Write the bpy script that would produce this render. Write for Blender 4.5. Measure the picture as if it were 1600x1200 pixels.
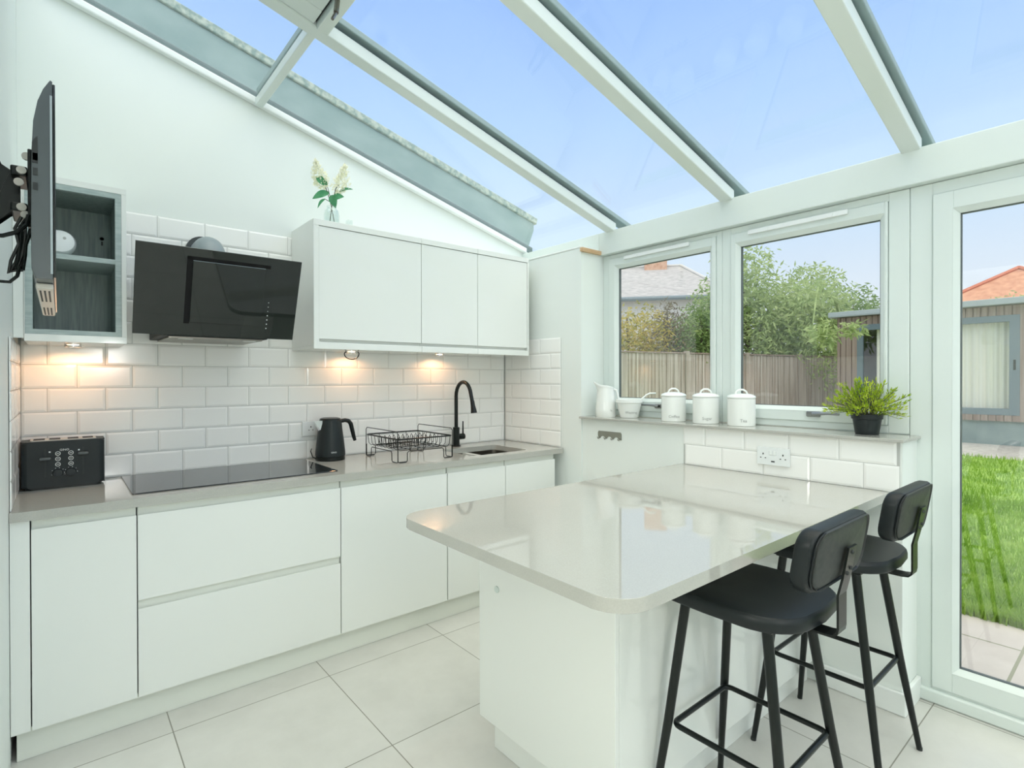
import bpy, bmesh, math, random
from mathutils import Vector, Matrix
R = math.radians
PI = math.pi
random.seed(7)
S = bpy.context.scene
for o in list(bpy.data.objects):
    bpy.data.objects.remove(o)
COL = S.collection

# ------------------------------------------------------------------ camera
H = 1.33
yaw, pitch, roll = R(39.906), R(-.2909), R(-.0928)
cy, sy = math.cos(yaw), math.sin(yaw)
r0 = Vector((cy, -sy, 0)); f0 = Vector((sy, cy, 0)); u0 = Vector((0, 0, 1))
f1 = f0*math.cos(pitch) + u0*math.sin(pitch); u1 = u0*math.cos(pitch) - f0*math.sin(pitch)
r2 = r0*math.cos(roll) + u1*math.sin(roll); u2 = u1*math.cos(roll) - r0*math.sin(roll)
cam = bpy.data.cameras.new('camera'); camo = bpy.data.objects.new('camera', cam); COL.objects.link(camo)
camo.matrix_world = Matrix(((r2.x, u2.x, -f1.x, 0), (r2.y, u2.y, -f1.y, 0), (r2.z, u2.z, -f1.z, H), (0, 0, 0, 1)))
cam.sensor_width = 36; cam.lens = 845.07/1600*36; cam.shift_y = -4.85/1600
cam.clip_start = .02; cam.clip_end = 300
S.camera = camo

# ------------------------------------------------------------------ view + sky
S.view_settings.view_transform = 'Standard'; S.view_settings.look = 'None'
S.view_settings.gamma = 1; S.view_settings.use_curve_mapping = False
S.view_settings.exposure = 0.2
SKY_GLOW = 1.98; HALL_FILL = 44; ROOM_FILL = 25
w = bpy.data.worlds.new('sky'); S.world = w; w.use_nodes = True
N = w.node_tree.nodes; L = w.node_tree.links; N.clear()
out = N.new('ShaderNodeOutputWorld'); bg = N.new('ShaderNodeBackground'); L.new(bg.outputs[0], out.inputs[0])
tc = N.new('ShaderNodeTexCoord'); sep = N.new('ShaderNodeSeparateXYZ'); L.new(tc.outputs['Generated'], sep.inputs[0])
cr = N.new('ShaderNodeValToRGB'); L.new(sep.outputs[2], cr.inputs[0])
e = cr.color_ramp.elements
e[0].position = 0; e[0].color = (.86, .87, .90, 1)
e[1].position = .62; e[1].color = (.30, .49, .93, 1)
for p, c in ((.10, (.79, .83, .91, 1)), (.24, (.61, .75, .95, 1)), (.42, (.445, .64, .94, 1)), (.85, (.95, .93, .82, 1))):
    k = e.new(p); k.color = c
# broad bright haze around the veiled sun, high behind the house
dot = N.new('ShaderNodeVectorMath'); dot.operation = 'DOT_PRODUCT'
L.new(tc.outputs['Generated'], dot.inputs[0]); g = Vector((-.16, -.36, .91)).normalized(); dot.inputs[1].default_value = g
mr = N.new('ShaderNodeMapRange'); mr.interpolation_type = 'SMOOTHSTEP'
mr.inputs['From Min'].default_value = .42; mr.inputs['From Max'].default_value = 1
mr.inputs['To Min'].default_value = 0; mr.inputs['To Max'].default_value = SKY_GLOW
L.new(dot.outputs['Value'], mr.inputs[0])
gl = N.new('ShaderNodeVectorMath'); gl.operation = 'SCALE'; gl.inputs[0].default_value = (1, .96, .86)
L.new(mr.outputs[0], gl.inputs['Scale'])
ad = N.new('ShaderNodeVectorMath'); L.new(cr.outputs[0], ad.inputs[0]); L.new(gl.outputs[0], ad.inputs[1])
L.new(ad.outputs[0], bg.inputs[0]); bg.inputs[1].default_value = 1.0

# ------------------------------------------------------------------ materials
def mat(name, col, rough=.5, metal=0, spec=.5, coat=0):
    m = bpy.data.materials.new(name); m.use_nodes = True
    b = m.node_tree.nodes['Principled BSDF']
    b.inputs['Base Color'].default_value = (*col, 1); b.inputs['Roughness'].default_value = rough
    b.inputs['Metallic'].default_value = metal; b.inputs['Specular IOR Level'].default_value = spec
    b.inputs['Coat Weight'].default_value = coat
    return m
def srgb(r, g, b):
    f = lambda v: (v/255/12.92) if v/255 <= .04045 else ((v/255+.055)/1.055)**2.4
    return (f(r), f(g), f(b))
def noisy(name, c1, c2, scale, rough=.5, detail=4, bump=0, stretch=(1, 1, 1), lo=.35, hi=.65, spec=.5):
    m = mat(name, c1, rough, spec=spec); n = m.node_tree.nodes; l = m.node_tree.links; b = n['Principled BSDF']
    t = n.new('ShaderNodeTexCoord'); mp = n.new('ShaderNodeMapping'); mp.inputs['Scale'].default_value = stretch
    ns = n.new('ShaderNodeTexNoise'); ns.inputs['Scale'].default_value = scale; ns.inputs['Detail'].default_value = detail
    rp = n.new('ShaderNodeValToRGB'); rp.color_ramp.elements[0].position = lo; rp.color_ramp.elements[1].position = hi
    rp.color_ramp.elements[0].color = (*c1, 1); rp.color_ramp.elements[1].color = (*c2, 1)
    l.new(t.outputs['Object'], mp.inputs[0]); l.new(mp.outputs[0], ns.inputs[0]); l.new(ns.outputs[0], rp.inputs[0]); l.new(rp.outputs[0], b.inputs['Base Color'])
    if bump:
        bp = n.new('ShaderNodeBump'); bp.inputs['Strength'].default_value = bump; bp.inputs['Distance'].default_value = .01
        l.new(ns.outputs[0], bp.inputs['Height']); l.new(bp.outputs[0], b.inputs['Normal'])
    return m
def glass(name, tint=(1, 1, 1), gloss=(1, 1, 1), base=.04):
    m = bpy.data.materials.new(name); m.use_nodes = True; n = m.node_tree.nodes; l = m.node_tree.links; n.clear()
    o = n.new('ShaderNodeOutputMaterial'); mx = n.new('ShaderNodeMixShader'); tr = n.new('ShaderNodeBsdfTransparent'); gs = n.new('ShaderNodeBsdfGlossy')
    tr.inputs[0].default_value = (*tint, 1); gs.inputs[0].default_value = (*gloss, 1); gs.inputs['Roughness'].default_value = 0
    lw = n.new('ShaderNodeLayerWeight'); lw.inputs['Blend'].default_value = .5
    pw = n.new('ShaderNodeMath'); pw.operation = 'POWER'; pw.inputs[1].default_value = 5
    ma = n.new('ShaderNodeMath'); ma.operation = 'MULTIPLY_ADD'; ma.inputs[1].default_value = 1-base; ma.inputs[2].default_value = base
    l.new(lw.outputs['Facing'], pw.inputs[0]); l.new(pw.outputs[0], ma.inputs[0]); l.new(ma.outputs[0], mx.inputs[0])
    l.new(tr.outputs[0], mx.inputs[1]); l.new(gs.outputs[0], mx.inputs[2]); l.new(mx.outputs[0], o.inputs[0])
    return m
def leafmat(name, cols, scale=3):
    m = bpy.data.materials.new(name); m.use_nodes = True; n = m.node_tree.nodes; l = m.node_tree.links; n.clear()
    o = n.new('ShaderNodeOutputMaterial'); mx = n.new('ShaderNodeMixShader'); d = n.new('ShaderNodeBsdfDiffuse'); t = n.new('ShaderNodeBsdfTranslucent')
    tcn = n.new('ShaderNodeTexCoord'); ns = n.new('ShaderNodeTexNoise'); ns.inputs['Scale'].default_value = scale; ns.inputs['Detail'].default_value = 8
    ns.inputs['Roughness'].default_value = .8
    rp = n.new('ShaderNodeValToRGB'); el = rp.color_ramp.elements; el[0].position = .32; el[1].position = .68
    el[0].color = (*cols[0], 1); el[1].color = (*cols[-1], 1)
    for i, c in enumerate(cols[1:-1]):
        k = el.new(.32+.36*(i+1)/(len(cols)-1)); k.color = (*c, 1)
    l.new(tcn.outputs['Object'], ns.inputs[0]); l.new(ns.outputs[0], rp.inputs[0]); l.new(rp.outputs[0], d.inputs[0]); l.new(rp.outputs[0], t.inputs[0])
    mx.inputs[0].default_value = .4; l.new(d.outputs[0], mx.inputs[1]); l.new(t.outputs[0], mx.inputs[2]); l.new(mx.outputs[0], o.inputs[0])
    return m
M = {}
M['paint'] = mat('white_wall_paint', (.82, .87, .83), .55)
M['trimw'] = mat('white_gloss_trim', (.85, .89, .865), .35)
M['upvc'] = mat('white_upvc', (.70, .77, .735), .28)
M['gloss'] = mat('white_gloss_cabinet', (.83, .86, .82), .06)
M['plinthw'] = mat('cream_white_plinth', (.80, .83, .76), .3)
M['tile'] = mat('white_glazed_tile', (.93, .94, .905), .12)
M['grout'] = mat('pale_grout', (.50, .52, .49), .8)
M['black'] = mat('black_metal', (.006, .009, .008), .28, spec=.35)
M['blackm'] = mat('matt_black_plastic', (.015, .021, .022), .42, spec=.35)
M['leather'] = mat('black_faux_leather', (.009, .013, .014), .42, spec=.35)
M['backl'] = noisy('grey_black_leather_back', (.030, .034, .033), (.045, .048, .046), 60, .5, spec=.35)
M['rubber'] = mat('dark_rubber', (.02, .025, .025), .6)
M['gasket'] = mat('grey_gasket', (.10, .12, .12), .6)
M['steel'] = mat('brushed_steel', (.26, .245, .215), .3, 1)
M['chrome'] = mat('chrome', (.8, .8, .8), .08, 1)
M['satin'] = mat('satin_metal', (.30, .31, .30), .3, .8)
M['ceramic'] = mat('white_ceramic', (.84, .87, .83), .18)
M['letter'] = mat('grey_lettering', (.42, .44, .42), .6)
M['wlet'] = mat('pale_lettering', (.75, .78, .76), .5)
M['plastic'] = mat('white_plastic', (.82, .86, .85), .25)
M['quartz'] = noisy('grey_beige_quartz', (.44, .442, .40), (.47, .472, .428), 260, .03, 3, spec=.95)
M['quartze'] = M['quartz']
M['hob'] = mat('black_ceramic_glass', (.012, .016, .017), .03, spec=.8)
M['hood'] = mat('black_hood_glass', (.010, .016, .014), .03, spec=.5)
M['duct'] = mat('grey_duct', (.22, .27, .29), .4)
M['greyw'] = noisy('grey_wood_laminate', (.20, .26, .245), (.29, .36, .34), 14, .45, 6, stretch=(6, 6, .5))
M['greyf'] = noisy('pale_grey_wood_edge', (.34, .42, .41), (.44, .52, .50), 20, .45, 6, stretch=(1, 6, 6))
M['wood'] = noisy('bare_pine', (.56, .36, .19), (.66, .46, .27), 30, .6, stretch=(.5, 4, 8))
M['tvb'] = noisy('dark_grey_tv_case', (.055, .07, .075), (.08, .095, .10), 8, .25, stretch=(1, 1, .2))
M['tvscreen'] = mat('tv_screen', (.008, .01, .01), .05)
M['silver'] = mat('silver_plastic', (.6, .58, .52), .3)
M['pane'] = glass('window_glass', (.96, .975, .97), base=.06)
M['roofglass'] = glass('roof_glass', (.97, .985, .985), base=.025)
M['vase'] = glass('vase_glass', (.93, .96, .95), base=.06)
M['lead'] = noisy('weathered_lead_flashing', (.22, .32, .31), (.30, .40, .385), 3.5, .6, 8, stretch=(1, 1, 2))
M['leadtop'] = noisy('lichened_coping', (.24, .33, .30), (.50, .56, .48), 30, .8, 10, lo=.4, hi=.6)
M['cap'] = mat('grey_roof_capping', (.25, .33, .32), .5)
M['patio'] = noisy('pink_grey_slab', (.56, .49, .43), (.68, .60, .54), 5, .8, 8)
M['fence'] = noisy('weathered_fence_boards', (.30, .235, .18), (.58, .52, .45), 2.2, .9, 8, stretch=(9, 9, .35), lo=.3, hi=.7)
M['clad'] = noisy('brown_cladding', (.24, .165, .135), (.37, .29, .245), 2.5, .7, 6, stretch=(9, 9, .3))
M['frameg'] = mat('blue_grey_frame', (.16, .205, .23), .4)
M['fascia'] = mat('grey_fascia', (.38, .42, .43), .5)
M['deckg'] = noisy('grey_green_base', (.20, .26, .25), (.27, .33, .31), 3, .7)
M['gravel'] = noisy('gravel_path', (.38, .36, .33), (.52, .49, .45), 18, .9, 8)
M['curtain'] = mat('cream_curtain', (.90, .85, .74), .8)
M['darkin'] = mat('dark_room_interior', (.05, .07, .065), .8)
M['slate'] = noisy('grey_roof_tiles', (.34, .32, .32), (.50, .47, .46), 4, .8, 6, stretch=(1, 1, 6))
M['redroof'] = noisy('orange_roof_tiles', (.52, .22, .13), (.66, .33, .20), 4, .8, 6)
M['redridge'] = mat('red_ridge_tiles', (.55, .16, .09), .7)
M['brick'] = noisy('orange_brick', (.55, .28, .17), (.68, .42, .29), 6, .9, 6)
M['render'] = mat('pale_render', (.62, .60, .57), .8)
M['bark'] = mat('bark', (.12, .09, .07), .9)
M['soil'] = mat('garden_soil', (.10, .14, .05), .95)
M['g_tree'] = leafmat('pale_green_leaves', [srgb(112, 132, 88), srgb(160, 180, 120), srgb(195, 208, 148), srgb(225, 230, 185)], 2.5)
M['g_dark'] = leafmat('mid_green_leaves', [srgb(85, 110, 70), srgb(140, 165, 100), srgb(190, 202, 132)], 2.5)
M['g_yel'] = leafmat('yellow_green_leaves', [srgb(95, 105, 60), srgb(165, 165, 85), srgb(215, 190, 100), srgb(205, 205, 140)], 2.5)
M['g_red'] = leafmat('brown_purple_leaves', [srgb(80, 70, 65), srgb(130, 115, 95), srgb(150, 150, 105)], 3)
M['grass'] = leafmat('grass_blades', [srgb(105, 145, 52), srgb(150, 185, 78), srgb(190, 212, 112)], 2.2)
M['lawn'] = noisy('lawn_ground', srgb(120, 155, 65), srgb(160, 190, 90), 5, .95, 10)
M['potleaf'] = leafmat('pot_plant_leaves', [srgb(95, 135, 35), srgb(170, 195, 60), srgb(238, 240, 120)], 14)
M['blueleaf'] = leafmat('blue_green_leaf', [srgb(60, 130, 95), srgb(95, 160, 115), srgb(130, 180, 155)], 10)
M['petal'] = leafmat('cream_petals', [srgb(238, 238, 208), srgb(252, 252, 236), srgb(255, 255, 248)], 25)
M['stem'] = mat('dark_stem', (.09, .10, .06), .7)
M['hookm'] = mat('olive_grey_metal', (.24, .245, .2), .4)

def tilefloor(name, c1, c2, grout, px, py, ox, oy, gw, rough=.32):
    m = mat(name, c1, rough); n = m.node_tree.nodes; l = m.node_tree.links; b = n['Principled BSDF']
    g = n.new('ShaderNodeNewGeometry'); sp = n.new('ShaderNodeSeparateXYZ'); l.new(g.outputs['Position'], sp.inputs[0])
    ms = []
    ids = []
    for ax, (p, o_) in enumerate(((px, ox), (py, oy))):
        a = n.new('ShaderNodeMath'); a.operation = 'SUBTRACT'; a.inputs[1].default_value = o_; l.new(sp.outputs[ax], a.inputs[0])
        d = n.new('ShaderNodeMath'); d.operation = 'DIVIDE'; d.inputs[1].default_value = p; l.new(a.outputs[0], d.inputs[0])
        fr = n.new('ShaderNodeMath'); fr.operation = 'FRACT'; l.new(d.outputs[0], fr.inputs[0])
        pp = n.new('ShaderNodeMath'); pp.operation = 'PINGPONG'; pp.inputs[1].default_value = .5; l.new(fr.outputs[0], pp.inputs[0])
        lt = n.new('ShaderNodeMath'); lt.operation = 'LESS_THAN'; lt.inputs[1].default_value = gw/p/2; l.new(pp.outputs[0], lt.inputs[0]); ms.append(lt)
        fl = n.new('ShaderNodeMath'); fl.operation = 'FLOOR'; l.new(d.outputs[0], fl.inputs[0]); ids.append(fl)
    mx = n.new('ShaderNodeMath'); mx.operation = 'MAXIMUM'; l.new(ms[0].outputs[0], mx.inputs[0]); l.new(ms[1].outputs[0], mx.inputs[1])
    cb = n.new('ShaderNodeCombineXYZ'); l.new(ids[0].outputs[0], cb.inputs[0]); l.new(ids[1].outputs[0], cb.inputs[1])
    wn = n.new('ShaderNodeTexWhiteNoise'); l.new(cb.outputs[0], wn.inputs[0])
    ns = n.new('ShaderNodeTexNoise'); ns.inputs['Scale'].default_value = 4; ns.inputs['Detail'].default_value = 8; ns.inputs['Roughness'].default_value = .65
    l.new(g.outputs['Position'], ns.inputs[0])
    av = n.new('ShaderNodeMath'); av.operation = 'MULTIPLY_ADD'; av.inputs[1].default_value = .25; l.new(wn.outputs[0], av.inputs[0]); l.new(ns.outputs[0], av.inputs[2])
    rp = n.new('ShaderNodeValToRGB'); rp.color_ramp.elements[0].position = .4; rp.color_ramp.elements[1].position = .85
    rp.color_ramp.elements[0].color = (*c1, 1); rp.color_ramp.elements[1].color = (*c2, 1); l.new(av.outputs[0], rp.inputs[0])
    mc = n.new('ShaderNodeMix'); mc.data_type = 'RGBA'; l.new(mx.outputs[0], mc.inputs[0]); l.new(rp.outputs[0], mc.inputs[6]); mc.inputs[7].default_value = (*grout, 1)
    l.new(mc.outputs[2], b.inputs['Base Color'])
    bp = n.new('ShaderNodeBump'); bp.invert = True; bp.inputs['Strength'].default_value = .5; bp.inputs['Distance'].default_value = .002
    l.new(mx.outputs[0], bp.inputs['Height']); l.new(bp.outputs[0], b.inputs['Normal'])
    return m
M['floor'] = tilefloor('grey_floor_tiles', (.58, .585, .545), (.67, .675, .635), (.24, .24, .20), .597, .597, .322, .584, .004)
M['patio'] = tilefloor('pink_grey_slabs', (.48, .425, .385), (.58, .525, .48), (.26, .26, .18), .9, .6, 3.85, .45, .014, .8)

# ------------------------------------------------------------------ geometry helpers
class MB:
    def __init__(s): s.b = bmesh.new()
    def box(s, x0, x1, y0, y1, z0, z1, bev=0, seg=2, mi=0):
        t = bmesh.new()
        vs = [t.verts.new((x, y, z)) for z in (z0, z1) for y in (y0, y1) for x in (x0, x1)]
        for q in ((0, 2, 3, 1), (4, 5, 7, 6), (0, 1, 5, 4), (2, 6, 7, 3), (0, 4, 6, 2), (1, 3, 7, 5)):
            t.faces.new([vs[i] for i in q])
        if bev: bmesh.ops.bevel(t, geom=list(t.edges), offset=bev, segments=seg, profile=.5, affect='EDGES')
        s.merge(t, mi); return s
    def merge(s, t, mi=0, mx=None):
        if mx is not None: bmesh.ops.transform(t, matrix=mx, verts=t.verts)
        bmesh.ops.recalc_face_normals(t, faces=t.faces)
        for f in t.faces:
            if mi: f.material_index = mi
        me = bpy.data.meshes.new('tmp'); t.to_mesh(me); t.free(); s.b.from_mesh(me); bpy.data.meshes.remove(me)
    def prism(s, pts, axis, a, bb, bev=0, mi=0, seg=2):
        # pts 2D, extruded along axis from a to bb
        t = bmesh.new()
        def P(p, v):
            return {'x': (v, p[0], p[1]), 'y': (p[0], v, p[1]), 'z': (p[0], p[1], v)}[axis]
        A = [t.verts.new(P(p, a)) for p in pts]; B = [t.verts.new(P(p, bb)) for p in pts]
        t.faces.new(A); t.faces.new(B[::-1]); n = len(pts)
        for i in range(n): t.faces.new((A[i], A[(i+1) % n], B[(i+1) % n], B[i]))
        if bev:
            ed = [e for e in t.edges if (e.verts[0] in A) == (e.verts[1] in A)]
            bmesh.ops.bevel(t, geom=ed, offset=bev, segments=seg, profile=.5, affect='EDGES')
        s.merge(t, mi); return s
    def lathe(s, prof, n=32, loc=(0, 0, 0), mi=0, sx=1, syy=1):
        t = bmesh.new(); rings = []
        for (r, z) in prof:
            if r < 1e-5: rings.append([t.verts.new((loc[0], loc[1], loc[2]+z))])
            else: rings.append([t.verts.new((loc[0]+r*sx*math.cos(2*PI*i/n), loc[1]+r*syy*math.sin(2*PI*i/n), loc[2]+z)) for i in range(n)])
        for a, b in zip(rings, rings[1:]):
            if len(a) == 1 and len(b) == 1: continue
            for i in range(n):
                j = (i+1) % n
                if len(a) == 1: t.faces.new((a[0], b[j], b[i]))
                elif len(b) == 1: t.faces.new((a[i], a[j], b[0]))
                else: t.faces.new((a[i], a[j], b[j], b[i]))
        s.merge(t, mi); return s
    def tube(s, pts, r, n=10, mi=0, closed=False, flat=None):
        # r number or list; flat=(w,h) gives rectangular section with w along world x-ish
        P = [Vector(p) for p in pts]; k = len(P)
        rr = r if isinstance(r, (list, tuple)) else [r]*k
        t = bmesh.new(); rings = []
        up = None
        for i in range(k):
            if closed: d = (P[(i+1) % k]-P[i-1])
            else: d = (P[min(i+1, k-1)]-P[max(i-1, 0)])
            d.normalize()
            if up is None:
                up = Vector((0, 0, 1)) if abs(d.z) < .9 else Vector((0, 1, 0))
            a = d.cross(up)
            if a.length < 1e-4: a = d.orthogonal()
            a.normalize(); up2 = a.cross(d).normalized(); up = up2
            ring = []
            for j in range(n):
                th = 2*PI*j/n
                ring.append(t.verts.new(P[i] + a*(rr[i]*math.cos(th)) + up2*(rr[i]*math.sin(th))))
            rings.append(ring)
        rng = range(k) if closed else range(k-1)
        for i in rng:
            A, B = rings[i], rings[(i+1) % k]
            for j in range(n): t.faces.new((A[j], A[(j+1) % n], B[(j+1) % n], B[j]))
        if not closed:
            t.faces.new(rings[0][::-1]); t.faces.new(rings[-1])
        s.merge(t, mi); return s
    def strap(s, pts, wdir, wid, th, mi=0):
        # flat bar: path points, width vector direction, width, thickness
        P = [Vector(p) for p in pts]; W = Vector(wdir).normalized()*wid/2; t = bmesh.new(); rings = []
        for i in range(len(P)):
            d = (P[min(i+1, len(P)-1)]-P[max(i-1, 0)]).normalized(); nn = d.cross(W).normalized()*th/2
            rings.append([t.verts.new(P[i]+a) for a in (W+nn, W-nn, -W-nn, -W+nn)])
        for A, B in zip(rings, rings[1:]):
            for j in range(4): t.faces.new((A[j], A[(j+1) % 4], B[(j+1) % 4], B[j]))
        t.faces.new(rings[0][::-1]); t.faces.new(rings[-1]); s.merge(t, mi); return s
    def build(s, name, mats, parent=None, smooth=False, kind=None, origin=None):
        me = bpy.data.meshes.new(name)
        if origin is not None: bmesh.ops.translate(s.b, verts=s.b.verts, vec=-Vector(origin))
        s.b.to_mesh(me); s.b.free()
        for m_ in (mats if isinstance(mats, list) else [mats]): me.materials.append(m_)
        if smooth:
            me.polygons.foreach_set('use_smooth', [True]*len(me.polygons))
            try: me.set_sharp_from_angle(angle=R(38))
            except Exception: pass
        o = bpy.data.objects.new(name, me); COL.objects.link(o)
        if smooth:
            wn_ = o.modifiers.new('weighted', 'WEIGHTED_NORMAL'); wn_.keep_sharp = True
        if origin is not None: o.location = origin
        if parent: o.parent = parent
        if kind: o['kind'] = kind
        return o
def thing(name, label, cat, loc=(0, 0, 0), rz=0, group=None):
    o = bpy.data.objects.new(name, None); COL.objects.link(o); o.location = loc; o.rotation_euler = (0, 0, rz)
    o.empty_display_size = .05
    o['label'] = label; o['category'] = cat
    if group: o['group'] = group
    return o
def tag(o, label, cat, group=None, kind=None):
    o['label'] = label; o['category'] = cat
    if group: o['group'] = group
    if kind: o['kind'] = kind
    return o
def struct(name):
    o = bpy.data.objects.new(name, None); COL.objects.link(o); o['kind'] = 'structure'; o.empty_display_size = .05
    return o
def dup(root, loc, label, group=None, rz=None):
    r = root.copy(); COL.objects.link(r); r.location = loc; r['label'] = label
    if group: r['group'] = group
    if rz is not None: r.rotation_euler = (0, 0, rz)
    for ch in list(root.children):
        c = ch.copy(); COL.objects.link(c); c.parent = r
        for g_ in ch.children:
            d = g_.copy(); COL.objects.link(d); d.parent = c
    return r
def text(body, size, depth, name, m, parent, mx):
    c = bpy.data.curves.new(name, 'FONT'); c.body = body; c.size = size; c.extrude = depth; c.align_x = 'CENTER'; c.align_y = 'CENTER'; c.resolution_u = 2
    o = bpy.data.objects.new('t', c); COL.objects.link(o)
    bpy.context.view_layer.update()
    me = bpy.data.meshes.new_from_object(o.evaluated_get(bpy.context.evaluated_depsgraph_get()))
    bpy.data.objects.remove(o); bpy.data.curves.remove(c)
    me.transform(mx); me.name = name; me.materials.clear(); me.materials.append(m)
    t = bpy.data.objects.new(name, me); COL.objects.link(t); t.parent = parent
    return t
def facing(direction, origin, tilt=0):
    # matrix putting text (XY plane, reading +X, normal +Z) on a wall facing 'direction' ('-y' or '-x')
    if direction == '-y': X, Y, Z = Vector((1, 0, 0)), Vector((0, 0, 1)), Vector((0, -1, 0))
    else: X, Y, Z = Vector((0, -1, 0)), Vector((0, 0, 1)), Vector((-1, 0, 0))
    o = Vector(origin)
    return Matrix(((X.x, Y.x, Z.x, o.x), (X.y, Y.y, Z.y, o.y), (X.z, Y.z, Z.z, o.z), (0, 0, 0, 1)))
def arc(cx, cyy, r, a0, a1, n=6):
    return [(cx+r*math.cos(R(a0+(a1-a0)*i/n)), cyy+r*math.sin(R(a0+(a1-a0)*i/n))) for i in range(n+1)]
def rrect(x0, x1, y0, y1, r, n=6):
    if not isinstance(r, (list, tuple)): r = [r]*4
    return arc(x1-r[0], y1-r[0], r[0], 0, 90, n)+arc(x0+r[1], y1-r[1], r[1], 90, 180, n)+arc(x0+r[2], y0+r[2], r[2], 180, 270, n)+arc(x1-r[3], y0+r[3], r[3], 270, 360, n)

# ------------------------------------------------------------------ room shell
XL, XR, YB, YF = -.135, 2.54, 3.11, -1.6
XO = 2.80           # outer face of the window wall
def roofz(x, z0): return z0-.2665*x
b = MB(); b.box(-2.6, XO, YF-.1, YB+.2, -.12, 0); b.build('floor', M['floor'], kind='structure')
# back (gable) wall
b = MB(); b.prism([(XL-.2, 0), (XO, 0), (XO, roofz(XO, 3.03)), (XL-.2, roofz(XL-.2, 3.03))], 'y', YB, YB+.2)
wb = b.build('wall_back', M['paint'], kind='structure')
# left wall with a doorway beside the camera
b = MB(); b.box(XL-.12, XL, 1.15, YB-.001, 0, 3.06); b.box(XL-.12, XL, -.9, 1.15, 2.2, 3.06); b.box(XL-.12, XL, YF, -.9, 0, 3.06)
b.build('wall_left', M['paint'], kind='structure')
b = MB(); b.box(-2.7, -2.6, -1.7, 1.45, 0, 2.4); b.box(-2.6, XL-.12, 1.35, 1.45, 0, 2.4); b.box(-2.6, XL-.12, -1.7, -1.6, 0, 2.4); b.box(-2.7, XL-.12, -1.7, 1.45, 2.4, 2.5)
b.build('wall_hall', M['paint'], kind='structure')
# front wall (behind the camera)
b = MB(); b.prism([(XL-.12, 2.05), (XO, 2.05), (XO, roofz(XO, 3.0)), (XL-.12, roofz(XL-.12, 3.0))], 'y', YF-.1, YF)
b.box(XL-.12, XO, YF-.1, YF, 0, .8); b.box(XL-.12, .25, YF-.1, YF, .8, 2.05); b.box(2.45, XO, YF-.1, YF, .8, 2.05)
b.build('wall_front', M['paint'], kind='structure')
w3 = struct('fill_window')  # unseen window added behind the camera to let in more light
b = MB()
for xx in (.25, 1.32, 2.38): b.box(xx, xx+.07, YF-.085, YF-.02, .8, 2.05, .004)
b.box(.32, 2.38, YF-.084, YF-.021, .8, .87, .004); b.box(.32, 2.38, YF-.084, YF-.021, 1.98, 2.05, .004); b.build('window_frame', M['upvc'], w3)
for x_ in (.32, 1.39):
    b = MB(); b.box(x_, x_+.99, YF-.06, YF-.05, .87, 1.98); b.build('glass_pane', M['pane'], w3)
# window wall: return pier + half wall
b = MB(); b.box(XR-.01, XO, 2.343, YB, 0, 2.153); b.box(XR, XO, .645, 2.343, 0, 1.074)
wr = b.build('wall_right', M['paint'], kind='structure')
b = MB(); b.box(XO-.2, XO, YF, -1.15, 0, 2.12); b.build('wall_corner', M['paint'], kind='structure')
# eaves beam
b = MB(); b.box(2.70, 2.84, YF, 2.342, 2.126, 2.272, .004); b.box(2.70, 2.84, 2.342, YB, 2.156, 2.272, .004)
b.build('trim_1', M['upvc'], kind='structure')
b = MB(); b.box(XR-.014, 2.70, 2.345, YB, 2.154, 2.166, .003); b.build('trim_2', M['trimw'], kind='structure')
b = MB(); b.box(XR-.022, 2.738, 2.322, 2.342, 2.128, 2.152, .001); b.build('trim_3', M['wood'], kind='structure')
# skirting
b = MB(); b.box(XR-.016, XR-.0005, .629, .952, .0005, .09, .004); b.box(XR-.0005, 2.738, .6291, .6445, .0005, .09, .003)
b.build('baseboard_right', M['trimw'], kind='structure')
# tiles
def tilemesh(u0, u1, z0, rows, pitch, joint_even, joint_odd, place, top=None, rowh=.1035, first_even=True):
    b = MB()
    for k in range(rows):
        zz0 = z0+rowh*k; zz1 = zz0+rowh-.002
        if top and zz0 >= top: break
        if top: zz1 = min(zz1, top)
        j = joint_even if (k % 2 == 0) == first_even else joint_odd
        u = j-pitch*math.ceil((j-u0)/pitch)
        while u < u1:
            a, c = max(u, u0)+.001, min(u+pitch, u1)-.001
            if c-a > .012:
                t = bmesh.new(); bv = min(.0095, (c-a)/3)
                o_ = [place(a, zz0, .001), place(c, zz0, .001), place(c, zz1, .001), place(a, zz1, .001)]
                m_ = [place(a, zz0, .004), place(c, zz0, .004), place(c, zz1, .004), place(a, zz1, .004)]
                i_ = [place(a+bv, zz0+bv, .0065), place(c-bv, zz0+bv, .0065), place(c-bv, zz1-bv, .0065), place(a+bv, zz1-bv, .0065)]
                O, Mi, I = [[t.verts.new(p) for p in q] for q in (o_, m_, i_)]
                for q in range(4):
                    t.faces.new((O[q], O[(q+1) % 4], Mi[(q+1) % 4], Mi[q])); t.faces.new((Mi[q], Mi[(q+1) % 4], I[(q+1) % 4], I[q]))
                t.faces.new(I); t.faces.new(O[::-1])
                b.merge(t)
            u += pitch
    return b
WT = .874
tb = tilemesh(XL+.008, XR-.02, WT+.0015, 12, .2033, .0597, .1614, lambda u, z, d: (u, YB-.0012-d, z))
tb.build('tiles', M['tile'], wb)
g_ = MB(); g_.box(XL, XR-.01, YB-.0035, YB-.0005, WT+.001, WT+.001+12*.1035); g_.build('grout', M['grout'], wb)
tr_ = tilemesh(2.52, YB-.012, WT+.0015, 7, .2033, 2.72, 2.82, lambda u, z, d: (XR-.0112-d, u, z), top=1.598)
tr_.build('tiles', M['tile'], wr)
g_ = MB(); g_.box(XR-.0135, XR-.0105, 2.52, YB-.004, WT+.001, 1.598); g_.build('grout', M['grout'], wr)
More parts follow.
